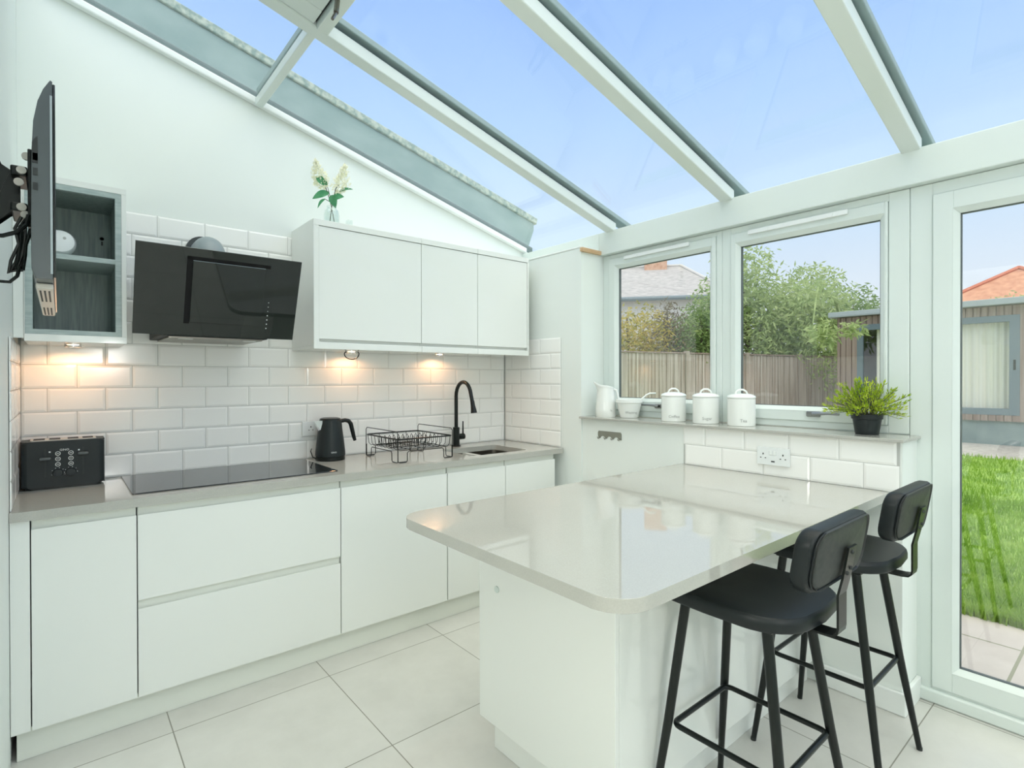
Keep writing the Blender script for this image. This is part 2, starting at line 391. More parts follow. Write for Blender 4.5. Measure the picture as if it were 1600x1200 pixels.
th = tilemesh(.653, 1.615, WT+.0015, 2, .207, 1.399, 1.2835, lambda u, z, d: (XR-.0012-d, u, z), top=1.073, rowh=.106)
th.build('tiles', M['tile'], wr)
g_ = MB(); g_.box(XR-.0035, XR-.0005, .653, 1.615, WT+.001, 1.073); g_.build('grout', M['grout'], wr)
wl = bpy.data.objects['wall_left']
tl_ = tilemesh(2.52, YB-.012, WT+.0015, 6, .2033, 2.72, 2.82, lambda u, z, d: (XL+.0012+d, u, z), top=1.475)
tl_.build('tiles', M['tile'], wl)

# ------------------------------------------------------------------ glass roof
ce = struct('ceiling')
ZG = 3.040  # underside of glass
edges = [3.128, 2.25, 1.465, .66, -.145, -.95, YF]
def slopebox(b, x0, x1, y0, y1, za, zb, bev=0):
    b.prism([(x0, roofz(x0, za)), (x1, roofz(x1, za)), (x1, roofz(x1, zb)), (x0, roofz(x0, zb))], 'y', y0, y1, bev)
for i in range(6):
    b = MB(); slopebox(b, XL, 2.86, edges[i+1]+.0, edges[i]-.0, ZG, ZG+.016); b.build('glass_pane', M['roofglass'], ce)
for y in edges[1:6]:
    b = MB(); slopebox(b, XL, 2.72, y-.034, y+.034, 2.982, ZG-.001, .005); r_ = b.build('rafter', M['upvc'], ce)
    b = MB(); slopebox(b, XL, 2.88, y-.052, y+.024, ZG+.017, ZG+.045, .004); b.build('capping', M['cap'], r_)
b = MB(); slopebox(b, XL, 2.72, 3.072, YB-.001, 3.004, ZG-.001, .006); b.build('gable_bead', M['trimw'], ce)
b = MB(); b.box(.800, .838, 2.285, 3.07, roofz(.82, 2.99), roofz(.82, ZG)-.006, .004); b.build('transom', M['upvc'], ce)
b = MB(); b.box(.806, .85, 2.285, 3.07, roofz(.84, ZG+.018), roofz(.84, ZG+.05), .003); b.build('capping', M['cap'], ce)
# opening roof vent
rv = struct('window_4')
b = MB(); b.box(.812, .862, 1.502, 2.2155, roofz(.80, 2.967), roofz(.862, ZG)-.003, .004); b.build('vent_frame', M['upvc'], rv)
b = MB(); slopebox(b, XL+.02, .800, 2.12, 2.2150, 2.990, ZG-.003, .004); slopebox(b, XL+.02, .800, 1.502, 1.60, 2.990, ZG-.003, .004); slopebox(b, .685, .7995, 1.60, 2.12, 2.9905, ZG-.004, .004)
slopebox(b, XL+.02, .684, 2.085, 2.1195, 3.000, ZG-.004, .002); slopebox(b, .655, .6845, 1.62, 2.085, 3.0005, ZG-.004, .002); b.build('vent_sash', M['upvc'], rv)
b = MB(); slopebox(b, .8005, .8115, 1.61, 2.21, 3.005, ZG-.005); b.build('gasket', M['rubber'], rv)  # dark strip painted in for the shaded gap between frame and sash
b = MB(); b.tube([(.80, 1.98, 2.752), (.80, 1.98, 2.70), (.78, 1.965, 2.66)], .006, 8); b.tube([(.80, 1.98, 2.70), (.81, 1.99, 2.76)], .010, 8)
b.build('winder', M['steel'], rv)
# parapet beyond the glass
pp_ = thing('parapet', 'grey lead covered parapet seen through the sloping glass roof above the white gable wall', 'parapet', (1.4, 3.2, 2.6))
def pz(x, o=0): return 3.325-.258*x+o
b = MB(); b.prism([(XL-.3, roofz(XL-.3, 3.05)), (2.80, roofz(2.80, 3.05)), (2.80, roofz(2.8, 3.05)+.05), (2.86, pz(2.86, -.10)), (2.86, pz(2.86, -.045)), (XL-.3, pz(XL-.3, -.045))], 'y', 3.15, 3.42, .004)
b.build('lead_face', M['lead'], pp_).matrix_parent_inverse = Matrix.Translation((-1.4, -3.2, -2.6))
b = MB(); b.prism([(XL-.3, pz(XL-.3, -.044)), (2.88, pz(2.88, -.044)), (2.89, pz(2.88, .0)), (XL-.3, pz(XL-.3, .0))], 'y', 3.135, 3.44, .006)
b.build('coping', M['leadtop'], pp_).matrix_parent_inverse = Matrix.Translation((-1.4, -3.2, -2.6))
b = MB(); slopebox(b, XL-.3, 2.83, 3.129, 3.148, ZG-.02, ZG+.060, .008)
b.build('flashing_roll', mat('flashing_shadow', (.10, .15, .145), .5), pp_).matrix_parent_inverse = Matrix.Translation((-1.4, -3.2, -2.6))  # roll coloured dark to paint the shadow band along the parapet foot

# ------------------------------------------------------------------ windows and doors
def frame_mb(y0, y1, z0, z1, wl_, wr_, wb_, wt_, x0, x1, bev=.004):
    b = MB()
    b.box(x0, x1, y0, y0+wr_, z0, z1, bev); b.box(x0, x1, y1-wl_, y1, z0, z1, bev)
    b.box(x0+.0003, x1-.0003, y0+wr_-.002, y1-wl_+.002, z0, z0+wb_, bev); b.box(x0+.0003, x1-.0003, y0+wr_-.002, y1-wl_+.002, z1-wt_, z1, bev)
    return b
def bead_mb(gy0, gy1, gz0, gz1, w_=.02, xa=2.732, xb=2.752):
    # sloping glazing bead round the glass
    t = bmesh.new()
    O = [t.verts.new(p) for p in ((xa, gy0-w_, gz0-w_), (xa, gy1+w_, gz0-w_), (xa, gy1+w_, gz1+w_), (xa, gy0-w_, gz1+w_))]
    I = [t.verts.new(p) for p in ((xb, gy0, gz0), (xb, gy1, gz0), (xb, gy1, gz1), (xb, gy0, gz1))]
    for i in range(4): t.faces.new((O[i], O[(i+1) % 4], I[(i+1) % 4], I[i]))
    O2 = [t.verts.new((v.co.x+.04, v.co.y, v.co.z)) for v in O]; I2 = [t.verts.new((v.co.x+.02, v.co.y, v.co.z)) for v in I]
    for i in range(4):
        t.faces.new((O[i], O2[i], O2[(i+1) % 4], O[(i+1) % 4])); t.faces.new((I[i], I[(i+1) % 4], I2[(i+1) % 4], I2[i])); t.faces.new((O2[i], I2[i], I2[(i+1) % 4], O2[(i+1) % 4]))
    b = MB(); b.merge(t); return b
def glazing(root, sy0, sy1, sz0, sz1, gy0, gy1, gz0, gz1, sashname='sash'):
    b = MB(); w_ = .02
    xa, xb = 2.733, 2.792
    b.box(xa, xb, sy0, gy0-w_+.001, sz0, sz1, .003); b.box(xa, xb, gy1+w_-.001, sy1, sz0, sz1, .003)
    b.box(xa+.0002, xb, gy0-w_, gy1+w_, sz0, gz0-w_+.001, .003); b.box(xa+.0002, xb, gy0-w_, gy1+w_, gz1+w_-.001, sz1, .003)
    sa = b.build(sashname, M['upvc'], root)
    bead_mb(gy0, gy1, gz0, gz1).build('glazing_bead', M['upvc'], sa)
    b = frame_mb(gy0-.004, gy1+.004, gz0-.004, gz1+.004, .007, .007, .007, .007, 2.7565, 2.7745, 0); b.build('gasket', M['gasket'], sa)
    b = MB(); b.box(2.761, 2.770, gy0, gy1, gz0, gz1); b.build('glass_pane', M['pane'], root)
    return sa
w1 = struct('window_1'); w2 = struct('window_2'); d1 = struct('door_1'); d2 = struct('door_2')
frame_mb(1.512, 2.342, 1.0895, 2.125, .052, .034, .038, .028, 2.742, 2.80).build('window_frame', M['upvc'], w1)
frame_mb(.673, 1.5115, 1.0895, 2.125, .053, .076, .034, .036, 2.742, 2.80).build('window_frame', M['upvc'], w2)
glazing(w1, 1.546, 2.29, 1.1275, 2.097, 1.587, 2.223, 1.205, 2.03)
glazing(w2, .750, 1.458, 1.1235, 2.089, .781, 1.413, 1.192, 2.02)
# frame between half wall end and door
frame_mb(-.27, .672, .0005, 2.125, .078, .078, .065, .05, 2.742, 2.80).build('door_frame', M['upvc'], d1)
b = MB(); b.box(2.725, 2.80, -.27, .642, .0007, .055, .008); b.build('threshold', M['upvc'], d1)
ds = glazing(d1, -.191, .593, .067, 2.074, -.105, .508, .165, 1.985, 'door_leaf')
frame_mb(-1.15, -.2705, .0005, 2.125, .06, .06, .065, .05, 2.742, 2.80).build('door_frame', M['upvc'], d2)
glazing(d2, -1.088, -.332, .067, 2.074, -1.0, -.42, .165, 1.985, 'door_leaf')
b = MB(); b.box(2.722, 2.7328, -.165, -.13, .93, 1.15, .004); b.box(2.69, 2.7222, -.155, -.14, 1.03, 1.045, .003); b.box(2.682, 2.697, -.155, -.03, 1.03, 1.048, .004); b.build('door_handle', M['chrome'], d1)
# trickle vents + handles
for root, y0, y1, z in ((w1, 1.70, 2.16, 2.086), (w2, .90, 1.36, 2.078)):
    b = MB(); b.box(2.720, 2.7325, y0, y1, z-.011, z+.011, .003); b.box(2.714, 2.7205, y0+.06, y0+.085, z-.012, z+.004, .002); b.box(2.714, 2.7205, y1-.105, y1-.08, z-.012, z+.004, .002)
    b.build('trickle_vent', M['plastic'], root)
def winhandle(root, y, z, s):
    b = MB(); b.box(2.721, 2.7328, y-.032, y+.032, z-.013, z+.013, .006); b.lathe([(0, 0), (.011, 0), (.011, .014), (.008, .02), (0, .02)], 16, (0, 0, 0))
    b2 = MB(); b2.tube([(2.716, y, z), (2.712, y+s*.03, z+.004), (2.712, y+s*.07, z+.006), (2.713, y+s*.115, z+.004)], [.009, .007, .006, .005], 8)
    m_ = MB(); m_.box(2.721, 2.7328, y-.032, y+.032, z-.013, z+.013, .006)
    b.b.free()
    h_ = m_.build('handle_base', M['satin'], root, True); b2.build('handle_lever', M['satin'], h_, True)
    k_ = MB(); k_.box(2.7195, 2.7212, y-.010, y+.006, z-.006, z+.006); k_.build('keyhole', M['rubber'], h_)
winhandle(w1, 1.90, 1.162, 1); winhandle(w2, 1.045, 1.158, -1)

# window sill slab
b = MB(); b.box(2.505, 2.7415, .633, 2.341, 1.0755, 1.0885, .002)
sl = b.build('window_sill', M['quartz']); tag(sl, 'long thin grey quartz sill slab under the two windows', 'window sill')

# ------------------------------------------------------------------ base units
YD = 2.502
def base_unit(x0, x1, kind, label):
    t = thing('base_cabinet', label, 'cabinet', (x0, YD, .11), group='white handleless base cabinets along the back wall')
    mi = Matrix.Translation((-x0, -YD, -.11))
    def put(b, n, m, p=None, sm=False):
        o = b.build(n, m, p or t, sm)
        if not p: o.matrix_parent_inverse = mi
        return o
    b = MB()
    if x0 > 1.6:
        b.box(x0+.001, x0+.017, YD+.022, YB-.02, .1105, .8405); b.box(x1-.017, x1-.001, YD+.022, YB-.02, .1105, .8405); b.box(x0+.017, x1-.017, YD+.022, YB-.02, .1105, .127); b.box(x0+.017, x1-.017, YB-.036, YB-.02, .127, .8405); b.box(x0+.017, x1-.017, YD+.022, YD+.026, .127, .8405)
    else: b.box(x0+.001, x1-.001, YD+.022, YB-.02, .1105, .8405, .001)
    put(b, 'carcass', M['gloss'])
    # recessed finger rail
    b = MB(); b.box(x0+.002, x1-.002, YD+.012, YD+.0215, .800, .8405, .002)
    if kind == 'drawers': b.box(x0+.002, x1-.002, YD+.012, YD+.0215, .436, .492, .002)
    put(b, 'finger_rail', M['plinthw'])
    def front(z0, z1, name):
        g = .0015
        pts = [(YD, z0), (YD+.0115, z0), (YD+.0115, z1-.014), (YD+.006, z1-.008), (YD+.003, z1), (YD, z1)]
        b = MB(); b.prism([(p[0], p[1]) for p in pts], 'x', x0+g, x1-g, .001)
        put(b, name, M['gloss'])
    if kind == 'drawers':
        front(.11, .448, 'drawer_front'); front(.482, .808, 'drawer_front')
    elif kind == 'filler':
        b = MB(); b.box(x0+.0005, x1-.001, YD, YD+.0115, .11, .840, .001); put(b, 'filler_panel', M['gloss'])
    else: front(.11, .808, 'door')
    return t
base_unit(-.134, -.081, 'filler', 'narrow white filler panel unit at the far left end beside the left wall')
base_unit(-.080, .224, 'door', 'white single-door base cabinet under the toaster')
base_unit(.225, 1.026, 'drawers', 'wide white base unit with two deep drawers under the hob')
base_unit(1.027, 1.628, 'door', 'white base cabinet under the kettle and dish rack, right of the drawers')
base_unit(1.631, 2.041, 'door', 'white base cabinet below the tap, left door of the sink pair')
LASTB = base_unit(2.042, 2.453, 'door', 'white base cabinet at the right end of the run, right door of the sink pair')
b = MB(); b.box(2.456, XR-.012, YD+.10, YB-.02, .0005, .840); o = b.build('end_panel', M['gloss'], LASTB); o.matrix_parent_inverse = Matrix.Translation((-2.042, -YD, -.11))
b = MB(); b.box(XL+.015, 2.45, 2.535, 2.551, .0005, .1095, .001); o = b.build('kickboard', M['plinthw']); tag(o, 'long cream-white plinth board under the back wall base cabinets', 'plinth')

# worktop along the back wall (with sink cut-out)
SX0, SX1, SY0, SY1 = 1.85, 2.285, 2.575, 2.925
b = MB(); z0, z1 = .8415, WT
def wt_piece(x0, x1, y0, y1): b.box(x0, x1, y0, y1, z0, z1)
t = bmesh.new()
outer = [(XL+.001, 2.490), (XR-.022, 2.490), (XR-.022, 2.516), (XR-.021, YB-.012), (XL+.001, YB-.012)]
inner = rrect(SX0, SX1, SY0, SY1, .03, 5)
def loopverts(pts, z): return [t.verts.new((p[0], p[1], z)) for p in pts]
for z in (z0, z1):
    A = loopverts(outer, z); B = loopverts(inner, z)
    ed = [t.edges.new((A[i], A[(i+1) % len(A)])) for i in range(len(A))]+[t.edges.new((B[i], B[(i+1) % len(B)])) for i in range(len(B))]
    bmesh.ops.triangle_fill(t, edges=ed, use_beauty=True)
    if z == z0: A0, B0 = A, B
for P_, Q_ in ((A0, A), (B0, B)):
    for i in range(len(P_)): t.faces.new((P_[i], P_[(i+1) % len(P_)], Q_[(i+1) % len(P_)], Q_[i]))
b.merge(t)
o = b.build('worktop', M['quartz']); tag(o, 'long grey-beige quartz worktop along the tiled back wall with an undermounted sink cut-out', 'worktop')

# peninsula
pn = thing('peninsula_cabinet', 'white gloss peninsula base cabinet carrying the wide rounded worktop', 'cabinet', (1.9, 1.27, .0))
mi = Matrix.Translation((-1.9, -1.27, 0))
def putp(b, n, m, sm=False):
    o = b.build(n, m, pn, sm); o.matrix_parent_inverse = mi; return o
b = MB(); b.box(1.183, XR-.003, .972, 1.560, .1105, .8405, .001); putp(b, 'carcass', M['gloss'])
b = MB(); b.box(1.164, 1.182, .953, 1.578, .11, .8405, .0015); putp(b, 'end_panel', M['gloss'])
b = MB(); b.box(1.183, XR-.003, .953, .971, .11, .8405, .0015); putp(b, 'side_panel', M['gloss'])
b = MB(); b.box(1.198, XR-.02, .99, 1.533, .0005, .1095, .001); putp(b, 'plinth', M['gloss'])
b = MB(); b.lathe([(0, 0), (.012, 0), (.012, .003), (0, .004)], 20)
bmesh.ops.transform(b.b, matrix=Matrix.Translation((1.1638, 1.475, .595)) @ Matrix.Rotation(-PI/2, 4, 'Y'), verts=b.b.verts); putp(b, 'cover_cap', mat('grey_green_cap', (.62, .70, .66), .4))
b = MB(); b.prism(rrect(.862, XR-.002, .686, 1.632, [.004, .085, .085, .02], 8), 'z', .8415, WT, .002)
o = b.build('peninsula_worktop', M['quartz'], smooth=True); tag(o, 'wide grey-beige quartz peninsula worktop with rounded front corners', 'worktop')

# ------------------------------------------------------------------ hob, sink, tap
b = MB(); b.prism(rrect(.216, 1.045, 2.580, 3.085, .006, 3), 'z', WT+.0003, WT+.0055, .001)
hb = b.build('hob', M['hob']); tag(hb, 'flat black glass induction hob set on the worktop under the extractor', 'hob')
b = MB(); b.box(.60, .66, 2.60, 2.604, WT+.0056, WT+.0058); b.build('touch_controls', M['letter'], hb)
sk = thing('sink', 'rectangular brushed steel sink bowl set into the back worktop', 'sink', (2.07, 2.75, .70))
t = bmesh.new(); rings = []
for (o_, z) in ((.0, .8405), (-.004, .8405), (-.004, .71), (.012, .70), (.05, .698)):
    rings.append([t.verts.new((p[0]-2.07, p[1]-2.75, z-.70)) for p in rrect(SX0+o_, SX1-o_, SY0+o_, SY1-o_, max(.03-o_*.3, .02), 5)])
for A, B in zip(rings, rings[1:]):
    n_ = len(A)
    for i in range(n_): t.faces.new((A[i], A[(i+1) % n_], B[(i+1) % n_], B[i]))
t.faces.new(rings[-1])
b = MB(); b.merge(t); o = b.build('bowl', M['steel'], sk, True)
sd = o.modifiers.new('thick', 'SOLIDIFY'); sd.thickness = .002; sd.offset = 0
b = MB(); b.lathe([(.0, .0), (.032, .0), (.034, .003), (.02, .0035), (.018, .001), (0, .001)], 24, (0, 0, .0)); b.build('drain', M['chrome'], sk, True)
tp = thing('kitchen_tap', 'tall matt black swan-neck tap with side lever behind the sink', 'tap', (2.043, 3.028, WT+.0005))
b = MB(); b.lathe([(0, 0), (.030, 0), (.030, .006), (.0225, .008), (.0225, .125), (.018, .128), (0, .128)], 24); b.build('tap_body', M['black'], tp, True)
pts = [(0, 0, .127), (0, 0, .20), (0, 0, .335)]+[(0, -.085+.085*math.cos(a), .335+.085*math.sin(a)*1.12) for a in [PI*i/14 for i in range(1, 13)]]+[(0, -.180, .32), (0, -.187, .295)]
b = MB(); b.tube(pts, .0125, 14); b.build('spout', M['black'], tp, True)
b = MB(); b.tube([(0, -.185, .308), (0, -.192, .28), (0, -.20, .25), (0, -.203, .232)], [.0135, .0145, .0185, .021], 16); b.build('spray_head', M['black'], tp, True)
b = MB(); b.tube([(.018, 0, .062), (.062, 0, .062)], .020, 18); b.tube([(.052, -.004, .07), (.052, -.004, .165)], [.006, .0042], 8); b.build('tap_lever', M['black'], tp, True)

# ------------------------------------------------------------------ wall cabinets
YU = 2.762
def wall_unit(x0, x1, label, first=False, last=False):
    t = thing('wall_cabinet', label, 'cabinet', (x0, YU, 1.482), group='white handleless wall cabinets right of the extractor')
    mi = Matrix.Translation((-x0, -YU, -1.482))
    def put(b, n, m=M['gloss']):
        o = b.build(n, m, t); o.matrix_parent_inverse = mi
    b = MB(); b.box(x0+.0005, x1-.0005, YU+.026, YB-.012, 1.50, 2.1475); put(b, 'carcass')
    xa = x0+(.028 if first else 0); xb = x1-(.012 if last else 0)
    b = MB(); b.box(xa+.0015, xb-.0015, YU+.004, YU+.024, 1.535, 2.114, .001); put(b, 'door')
    b = MB(); b.box(x0+.0005, x1-.0005, YU, YU+.0255, 2.1165, 2.1475, .001); put(b, 'top_rail')
    b = MB(); b.box(x0+.0005, x1-.0005, YU+.0165, YB-.012, 1.4835, 1.4995); b.box(x0+.0005, x1-.0005, YU, YU+.016, 1.4825, 1.517, .002); put(b, 'bottom_rail')
    if first:
        b = MB(); b.box(x0+.0005, xa, YU, YU+.0255, 1.5155, 2.116, .001); put(b, 'side_panel')
    if last:
        b = MB(); b.box(xb, x1-.0005, YU, YU+.0255, 1.5155, 2.116, .001); put(b, 'side_panel')
    return t
wall_unit(.994, 1.624, 'widest white wall cabinet, next to the extractor, with the flower vase on top', first=True)
wall_unit(1.6245, 2.031, 'middle white wall cabinet of the three')
wall_unit(2.0315, 2.462, 'right-hand white wall cabinet, against the right wall', last=True)

# open grey shelf unit on the left
ou = thing('open_wall_shelf', 'open wall unit with grey wood-grain inside, one shelf and white surround, above the toaster', 'shelf unit', (.03, 2.76, 1.46))
mi = Matrix.Translation((-.03, -2.76, -1.46))
YS = 2.762
def puto(b, n, m):
    o = b.build(n, m, ou); o.matrix_parent_inverse = mi; return o
b = MB(); b.box(-.1340, -.104, YS+.003, YS+.02, 1.486, 2.13, .001); puto(b, 'filler_panel', M['gloss'])
b = MB()
b.box(-.103, .216, YS, YB-.012, 1.4755, 1.503, .001); b.box(-.103, .216, YS, YB-.012, 2.094, 2.118, .001); b.box(.199, .216, YS, YB-.012, 1.503, 2.094, .001)
b.box(-.103, -.1005, YS, YB-.012, 1.503, 2.094)
puto(b, 'surround', M['gloss'])
b = MB(); fy = YS+.001
b.box(-.1, .1985, fy, fy+.018, 1.5035, 1.522, .0005); b.box(-.1, .1985, fy, fy+.018, 2.072, 2.0935, .0005); b.box(-.1, -.078, fy, fy+.018, 1.522, 2.072, .0005); b.box(.178, .1985, fy, fy+.018, 1.522, 2.072, .0005)
puto(b, 'front_frame', M['greyf'])
b = MB(); b.box(-.1, -.082, fy+.0185, YB-.03, 1.504, 2.093); b.box(.182, .1985, fy+.0185, YB-.03, 1.504, 2.093); b.box(-.082, .182, fy+.0185, YB-.03, 1.504, 1.52); b.box(-.082, .182, fy+.0185, YB-.03, 2.077, 2.093); b.box(-.1, .1985, YB-.029, YB-.0125, 1.504, 2.093)
puto(b, 'inner_box', M['greyw'])
b = MB(); b.box(-.0815, .1815, fy+.004, YB-.0305, 1.802, 1.822, .0005); puto(b, 'shelf', M['greyf'])
b = MB()
for zz in (1.985, 1.955):
    b.lathe([(0, 0), (.008, 0), (.006, .004), (0, .004)], 10, (0, 0, 0))
bmesh.ops.transform(b.b, matrix=Matrix.Translation((.15, YB-.0295, 1.965)) @ Matrix.Rotation(PI/2, 4, 'X'), verts=b.b.verts)
b.box(.147, .153, YB-.034, YB-.030, 1.935, 1.952); puto(b, 'screws', M['rubber'])
# white round device on the shelf
b = MB(); b.lathe([(0, 0), (.050, 0), (.056, .006), (.057, .03), (.05, .045), (.03, .052), (0, .053)], 32)
bmesh.ops.transform(b.b, matrix=Matrix.Rotation(R(78), 4, 'X'), verts=b.b.verts)
o = b.build('smoke_alarm', M['plastic'], smooth=True); o.location = (.004, 2.862, 1.874); o.scale = (.9, .9, .9); tag(o, 'round white plastic alarm standing on edge on the grey open shelf', 'smoke alarm')
b = MB(); b.lathe([(0, 0), (.006, 0), (.006, .002), (0, .002)], 12); bmesh.ops.transform(b.b, matrix=Matrix.Rotation(R(78), 4, 'X') @ Matrix.Translation((.015, .012, .0525)), verts=b.b.verts); b.build('indicator', M['letter'], o)

# ------------------------------------------------------------------ under-cabinet lights
def puck(x, y, z, label, power):
    t = thing('under_cabinet_light', label, 'light', (x, y, z-.010), group='warm spotlights under the wall units')
    b = MB(); b.lathe([(.026, .0095), (.030, .0095), (.030, .002), (.027, 0), (.024, 0), (.022, .006), (.022, .0095)], 24); b.build('bezel', M['chrome'], t, True)
    em = bpy.data.materials.get('warm_lamp')
    if not em:
        em = bpy.data.materials.new('warm_lamp'); em.use_nodes = True; pb = em.node_tree.nodes['Principled BSDF']
        pb.inputs['Emission Color'].default_value = (1, .62, .32, 1); pb.inputs['Emission Strength'].default_value = 12
    b = MB(); b.lathe([(0, .006), (.0215, .006), (.0215, .0075), (0, .0075)], 20); b.build('lens', em, t)
    l = bpy.data.lights.new('lamp', 'SPOT'); l.energy = power; l.color = (1, .50, .25); l.spot_size = R(168); l.spot_blend = .3; l.shadow_soft_size = .02
    lo = bpy.data.objects.new('lamp', l); COL.objects.link(lo); lo.parent = t; lo.location = (0, 0, -.004)
    return t
puck(.045, 3.00, 1.4750, 'warm spotlight under the open grey shelf unit', 1.3)
puck(1.30, 3.01, 1.482, 'warm spotlight under the widest wall cabinet, beside the loose cable', 1.1)
puck(1.90, 3.01, 1.482, 'warm spotlight under the middle wall cabinet, above the tap', 1.1)
b = MB(); pts = [(1.235, 2.93, 1.4815), (1.225, 2.93, 1.47)]+[(1.268+.043*math.cos(a), 2.93+.0*a, 1.468+.030*math.sin(a)) for a in [PI+PI*i/12 for i in range(1, 12)]]+[(1.312, 2.93, 1.472), (1.305, 2.93, 1.4815)]
b.tube(pts, .0028, 6); o = b.build('loose_cable', M['black'], smooth=True); tag(o, 'short black cable loop hanging below the widest wall cabinet', 'cable')

# added globes for fill light: one in the adjoining room, one behind the camera
for (lx, ly, lz, ct, pw_, lab) in ((-.98, .55, 1.45, 2.3995, HALL_FILL, 'unseen white fill globe added low in the adjoining room beyond the doorway'), (.40, -1.2, 1.55, roofz(.40, 2.95), ROOM_FILL, 'unseen white fill globe added under the glass roof near the added front window')):
    t = thing('fill_globe', lab, 'lamp', (lx, ly, lz))
    b = MB(); b.tube([(0, 0, .155), (0, 0, ct-lz-.02)], .003, 6); b.lathe([(0, ct-lz-.025), (.05, ct-lz-.022), (.05, ct-lz-.001), (0, ct-lz-.001)], 20); b.lathe([(0, .175), (.03, .175), (.04, .142), (0, .142)], 16); b.build('cord_and_rose', M['trimw'], t, True)
    em = mat('fill_globe_glow', (.9, .9, .88), .4); pb = em.node_tree.nodes['Principled BSDF']; pb.inputs['Emission Color'].default_value = (1, .965, .92, 1); pb.inputs['Emission Strength'].default_value = pw_
    b = MB(); b.lathe([(.15*math.sin(PI*i/16) if 0 < i < 16 else 0, -.15*math.cos(PI*i/16)) for i in range(17)], 32); gb_ = b.build('globe', em, t, True)
# ------------------------------------------------------------------ extractor hood
hd = thing('cooker_hood', 'black angled glass extractor hood mounted on the tiled wall above the hob', 'extractor hood', (.548, 3.0, 1.5))
mi = Matrix.Translation((-.548, -3.0, -1.5))
def puth(b, n, m, sm=False, p=None):
    o = b.build(n, m, p or hd, sm)
    if not p: o.matrix_parent_inverse = mi
    return o
x0, x1 = .229, .868; yt, zt, yb, zb_ = 2.560, 1.870, 2.700, 1.517
nv = Vector((0, zt-zb_, -(yt-yb))); nv = Vector((0, (zt-zb_), (yb-yt))).normalized()  # pointing back/up
T = Matrix(((1, 0, 0, x0), (0, (yt-yb)/math.hypot(yt-yb, zt-zb_), nv.y, yb), (0, (zt-zb_)/math.hypot(yt-yb, zt-zb_), nv.z, zb_), (0, 0, 0, 1)))
Lh = math.hypot(yt-yb, zt-zb_); Wd = x1-x0
b = MB(); b.box(0, Wd, 0, Lh, 0, .010, .001); bmesh.ops.transform(b.b, matrix=T, verts=b.b.verts); puth(b, 'glass_panel', M['hood'])
# inner flap proud of the panel with dark gap
b = MB(); b.box(.200, .486, .062, Lh-.050, -.006, -.0004, .001); bmesh.ops.transform(b.b, matrix=T, verts=b.b.verts); puth(b, 'front_flap', M['hood'])
b = MB(); b.box(.178, .199, .055, Lh-.035, -.0012, -.0003); b.box(.1795, .505, Lh-.049, Lh-.034, -.0012, -.0003); bmesh.ops.transform(b.b, matrix=T, verts=b.b.verts); puth(b, 'intake_gap', mat('intake_black', (.002, .002, .002), .9))
b = MB(); b.box(.2, .484, Lh-.0515, Lh-.050, -.0065, -.0002); bmesh.ops.transform(b.b, matrix=T, verts=b.b.verts); puth(b, 'flap_edge', M['duct'])
b = MB()
for i in range(7): 
    t = bmesh.new(); bmesh.ops.create_circle(t, cap_ends=True, segments=10, radius=.0026 if i > 2 else .0018); b.merge(t, 0, Matrix.Translation((.512, Lh*.46-.0205*i-.0, -.0012)))
bmesh.ops.transform(b.b, matrix=T, verts=b.b.verts); puth(b, 'control_dots', M['wlet'])
b = MB(); b.prism([(2.722, 1.5145), (YB-.012, 1.5145), (YB-.012, 1.80), (2.615, 1.80)], 'x', .33, .76, .004); puth(b, 'body', M['rubber'])
b = MB(); b.box(.36, .74, 2.735, YB-.03, 1.507, 1.5143, .001); o = puth(b, 'filter_tray', M['steel'])
for xx in (.40, .66):
    b = MB(); b.box(xx, xx+.055, 2.745, 2.775, 1.5045, 1.5069, .0005); b.build('lamp_lens', M['wlet'], o)
b = MB()
pts = [(.56, 2.90, 1.801)]+[(.56, 2.90+.10*(1-math.cos(a)), 1.86+.10*math.sin(a)) for a in [PI/2*i/8 for i in range(0, 9)]]+[(.56, YB-.0135, 1.96)]
b.tube(pts, .064, 28); puth(b, 'duct', M['duct'], True)
b = MB(); b.tube([(.552, YB-.040, 1.966), (.552, YB-.0132, 1.966)], .074, 28); puth(b, 'duct_collar', mat('dark_collar', (.05, .06, .06), .5), True)

# ------------------------------------------------------------------ toaster
ts = thing('toaster', 'matt black four-slice toaster on the worktop against the left wall', 'toaster', (.013, 3.005, WT+.0005))
b = MB(); b.prism(rrect(-.136, .136, -.075, .072, .022, 5), 'z', .010, .198, .010, seg=3); b.build('body', M['blackm'], ts, True)
b = MB(); b.prism(rrect(-.124, .124, -.064, .061, .02, 5), 'z', .0, .0105, .002); b.build('base', M['black'], ts)
b = MB(); b.prism(rrect(-.108, .108, -.05, .05, .012, 4), 'z', .1975, .2015, .001); tt = b.build('top_plate', M['silver'], ts)
b = MB()
for xx in (-.098, -.048, .012, .062):
    b.box(xx, xx+.036, -.040, .040, .2013, .2021)
b.build('slots', M['rubber'], tt)
fyy = -.0752
for sx, zl in ((-.060, .128), (.062, .142)):
    b = MB(); b.box(sx-.003, sx+.003, fyy-.0006, fyy+.001, .052, .168); b.build('lever_slot', M['rubber'], ts)
    b = MB(); b.box(sx-.018, sx+.018, fyy-.022, fyy-.001, zl-.006, zl+.006, .004); b.build('lever', mat('grey_black_lever', (.08, .095, .095), .4), ts, True)
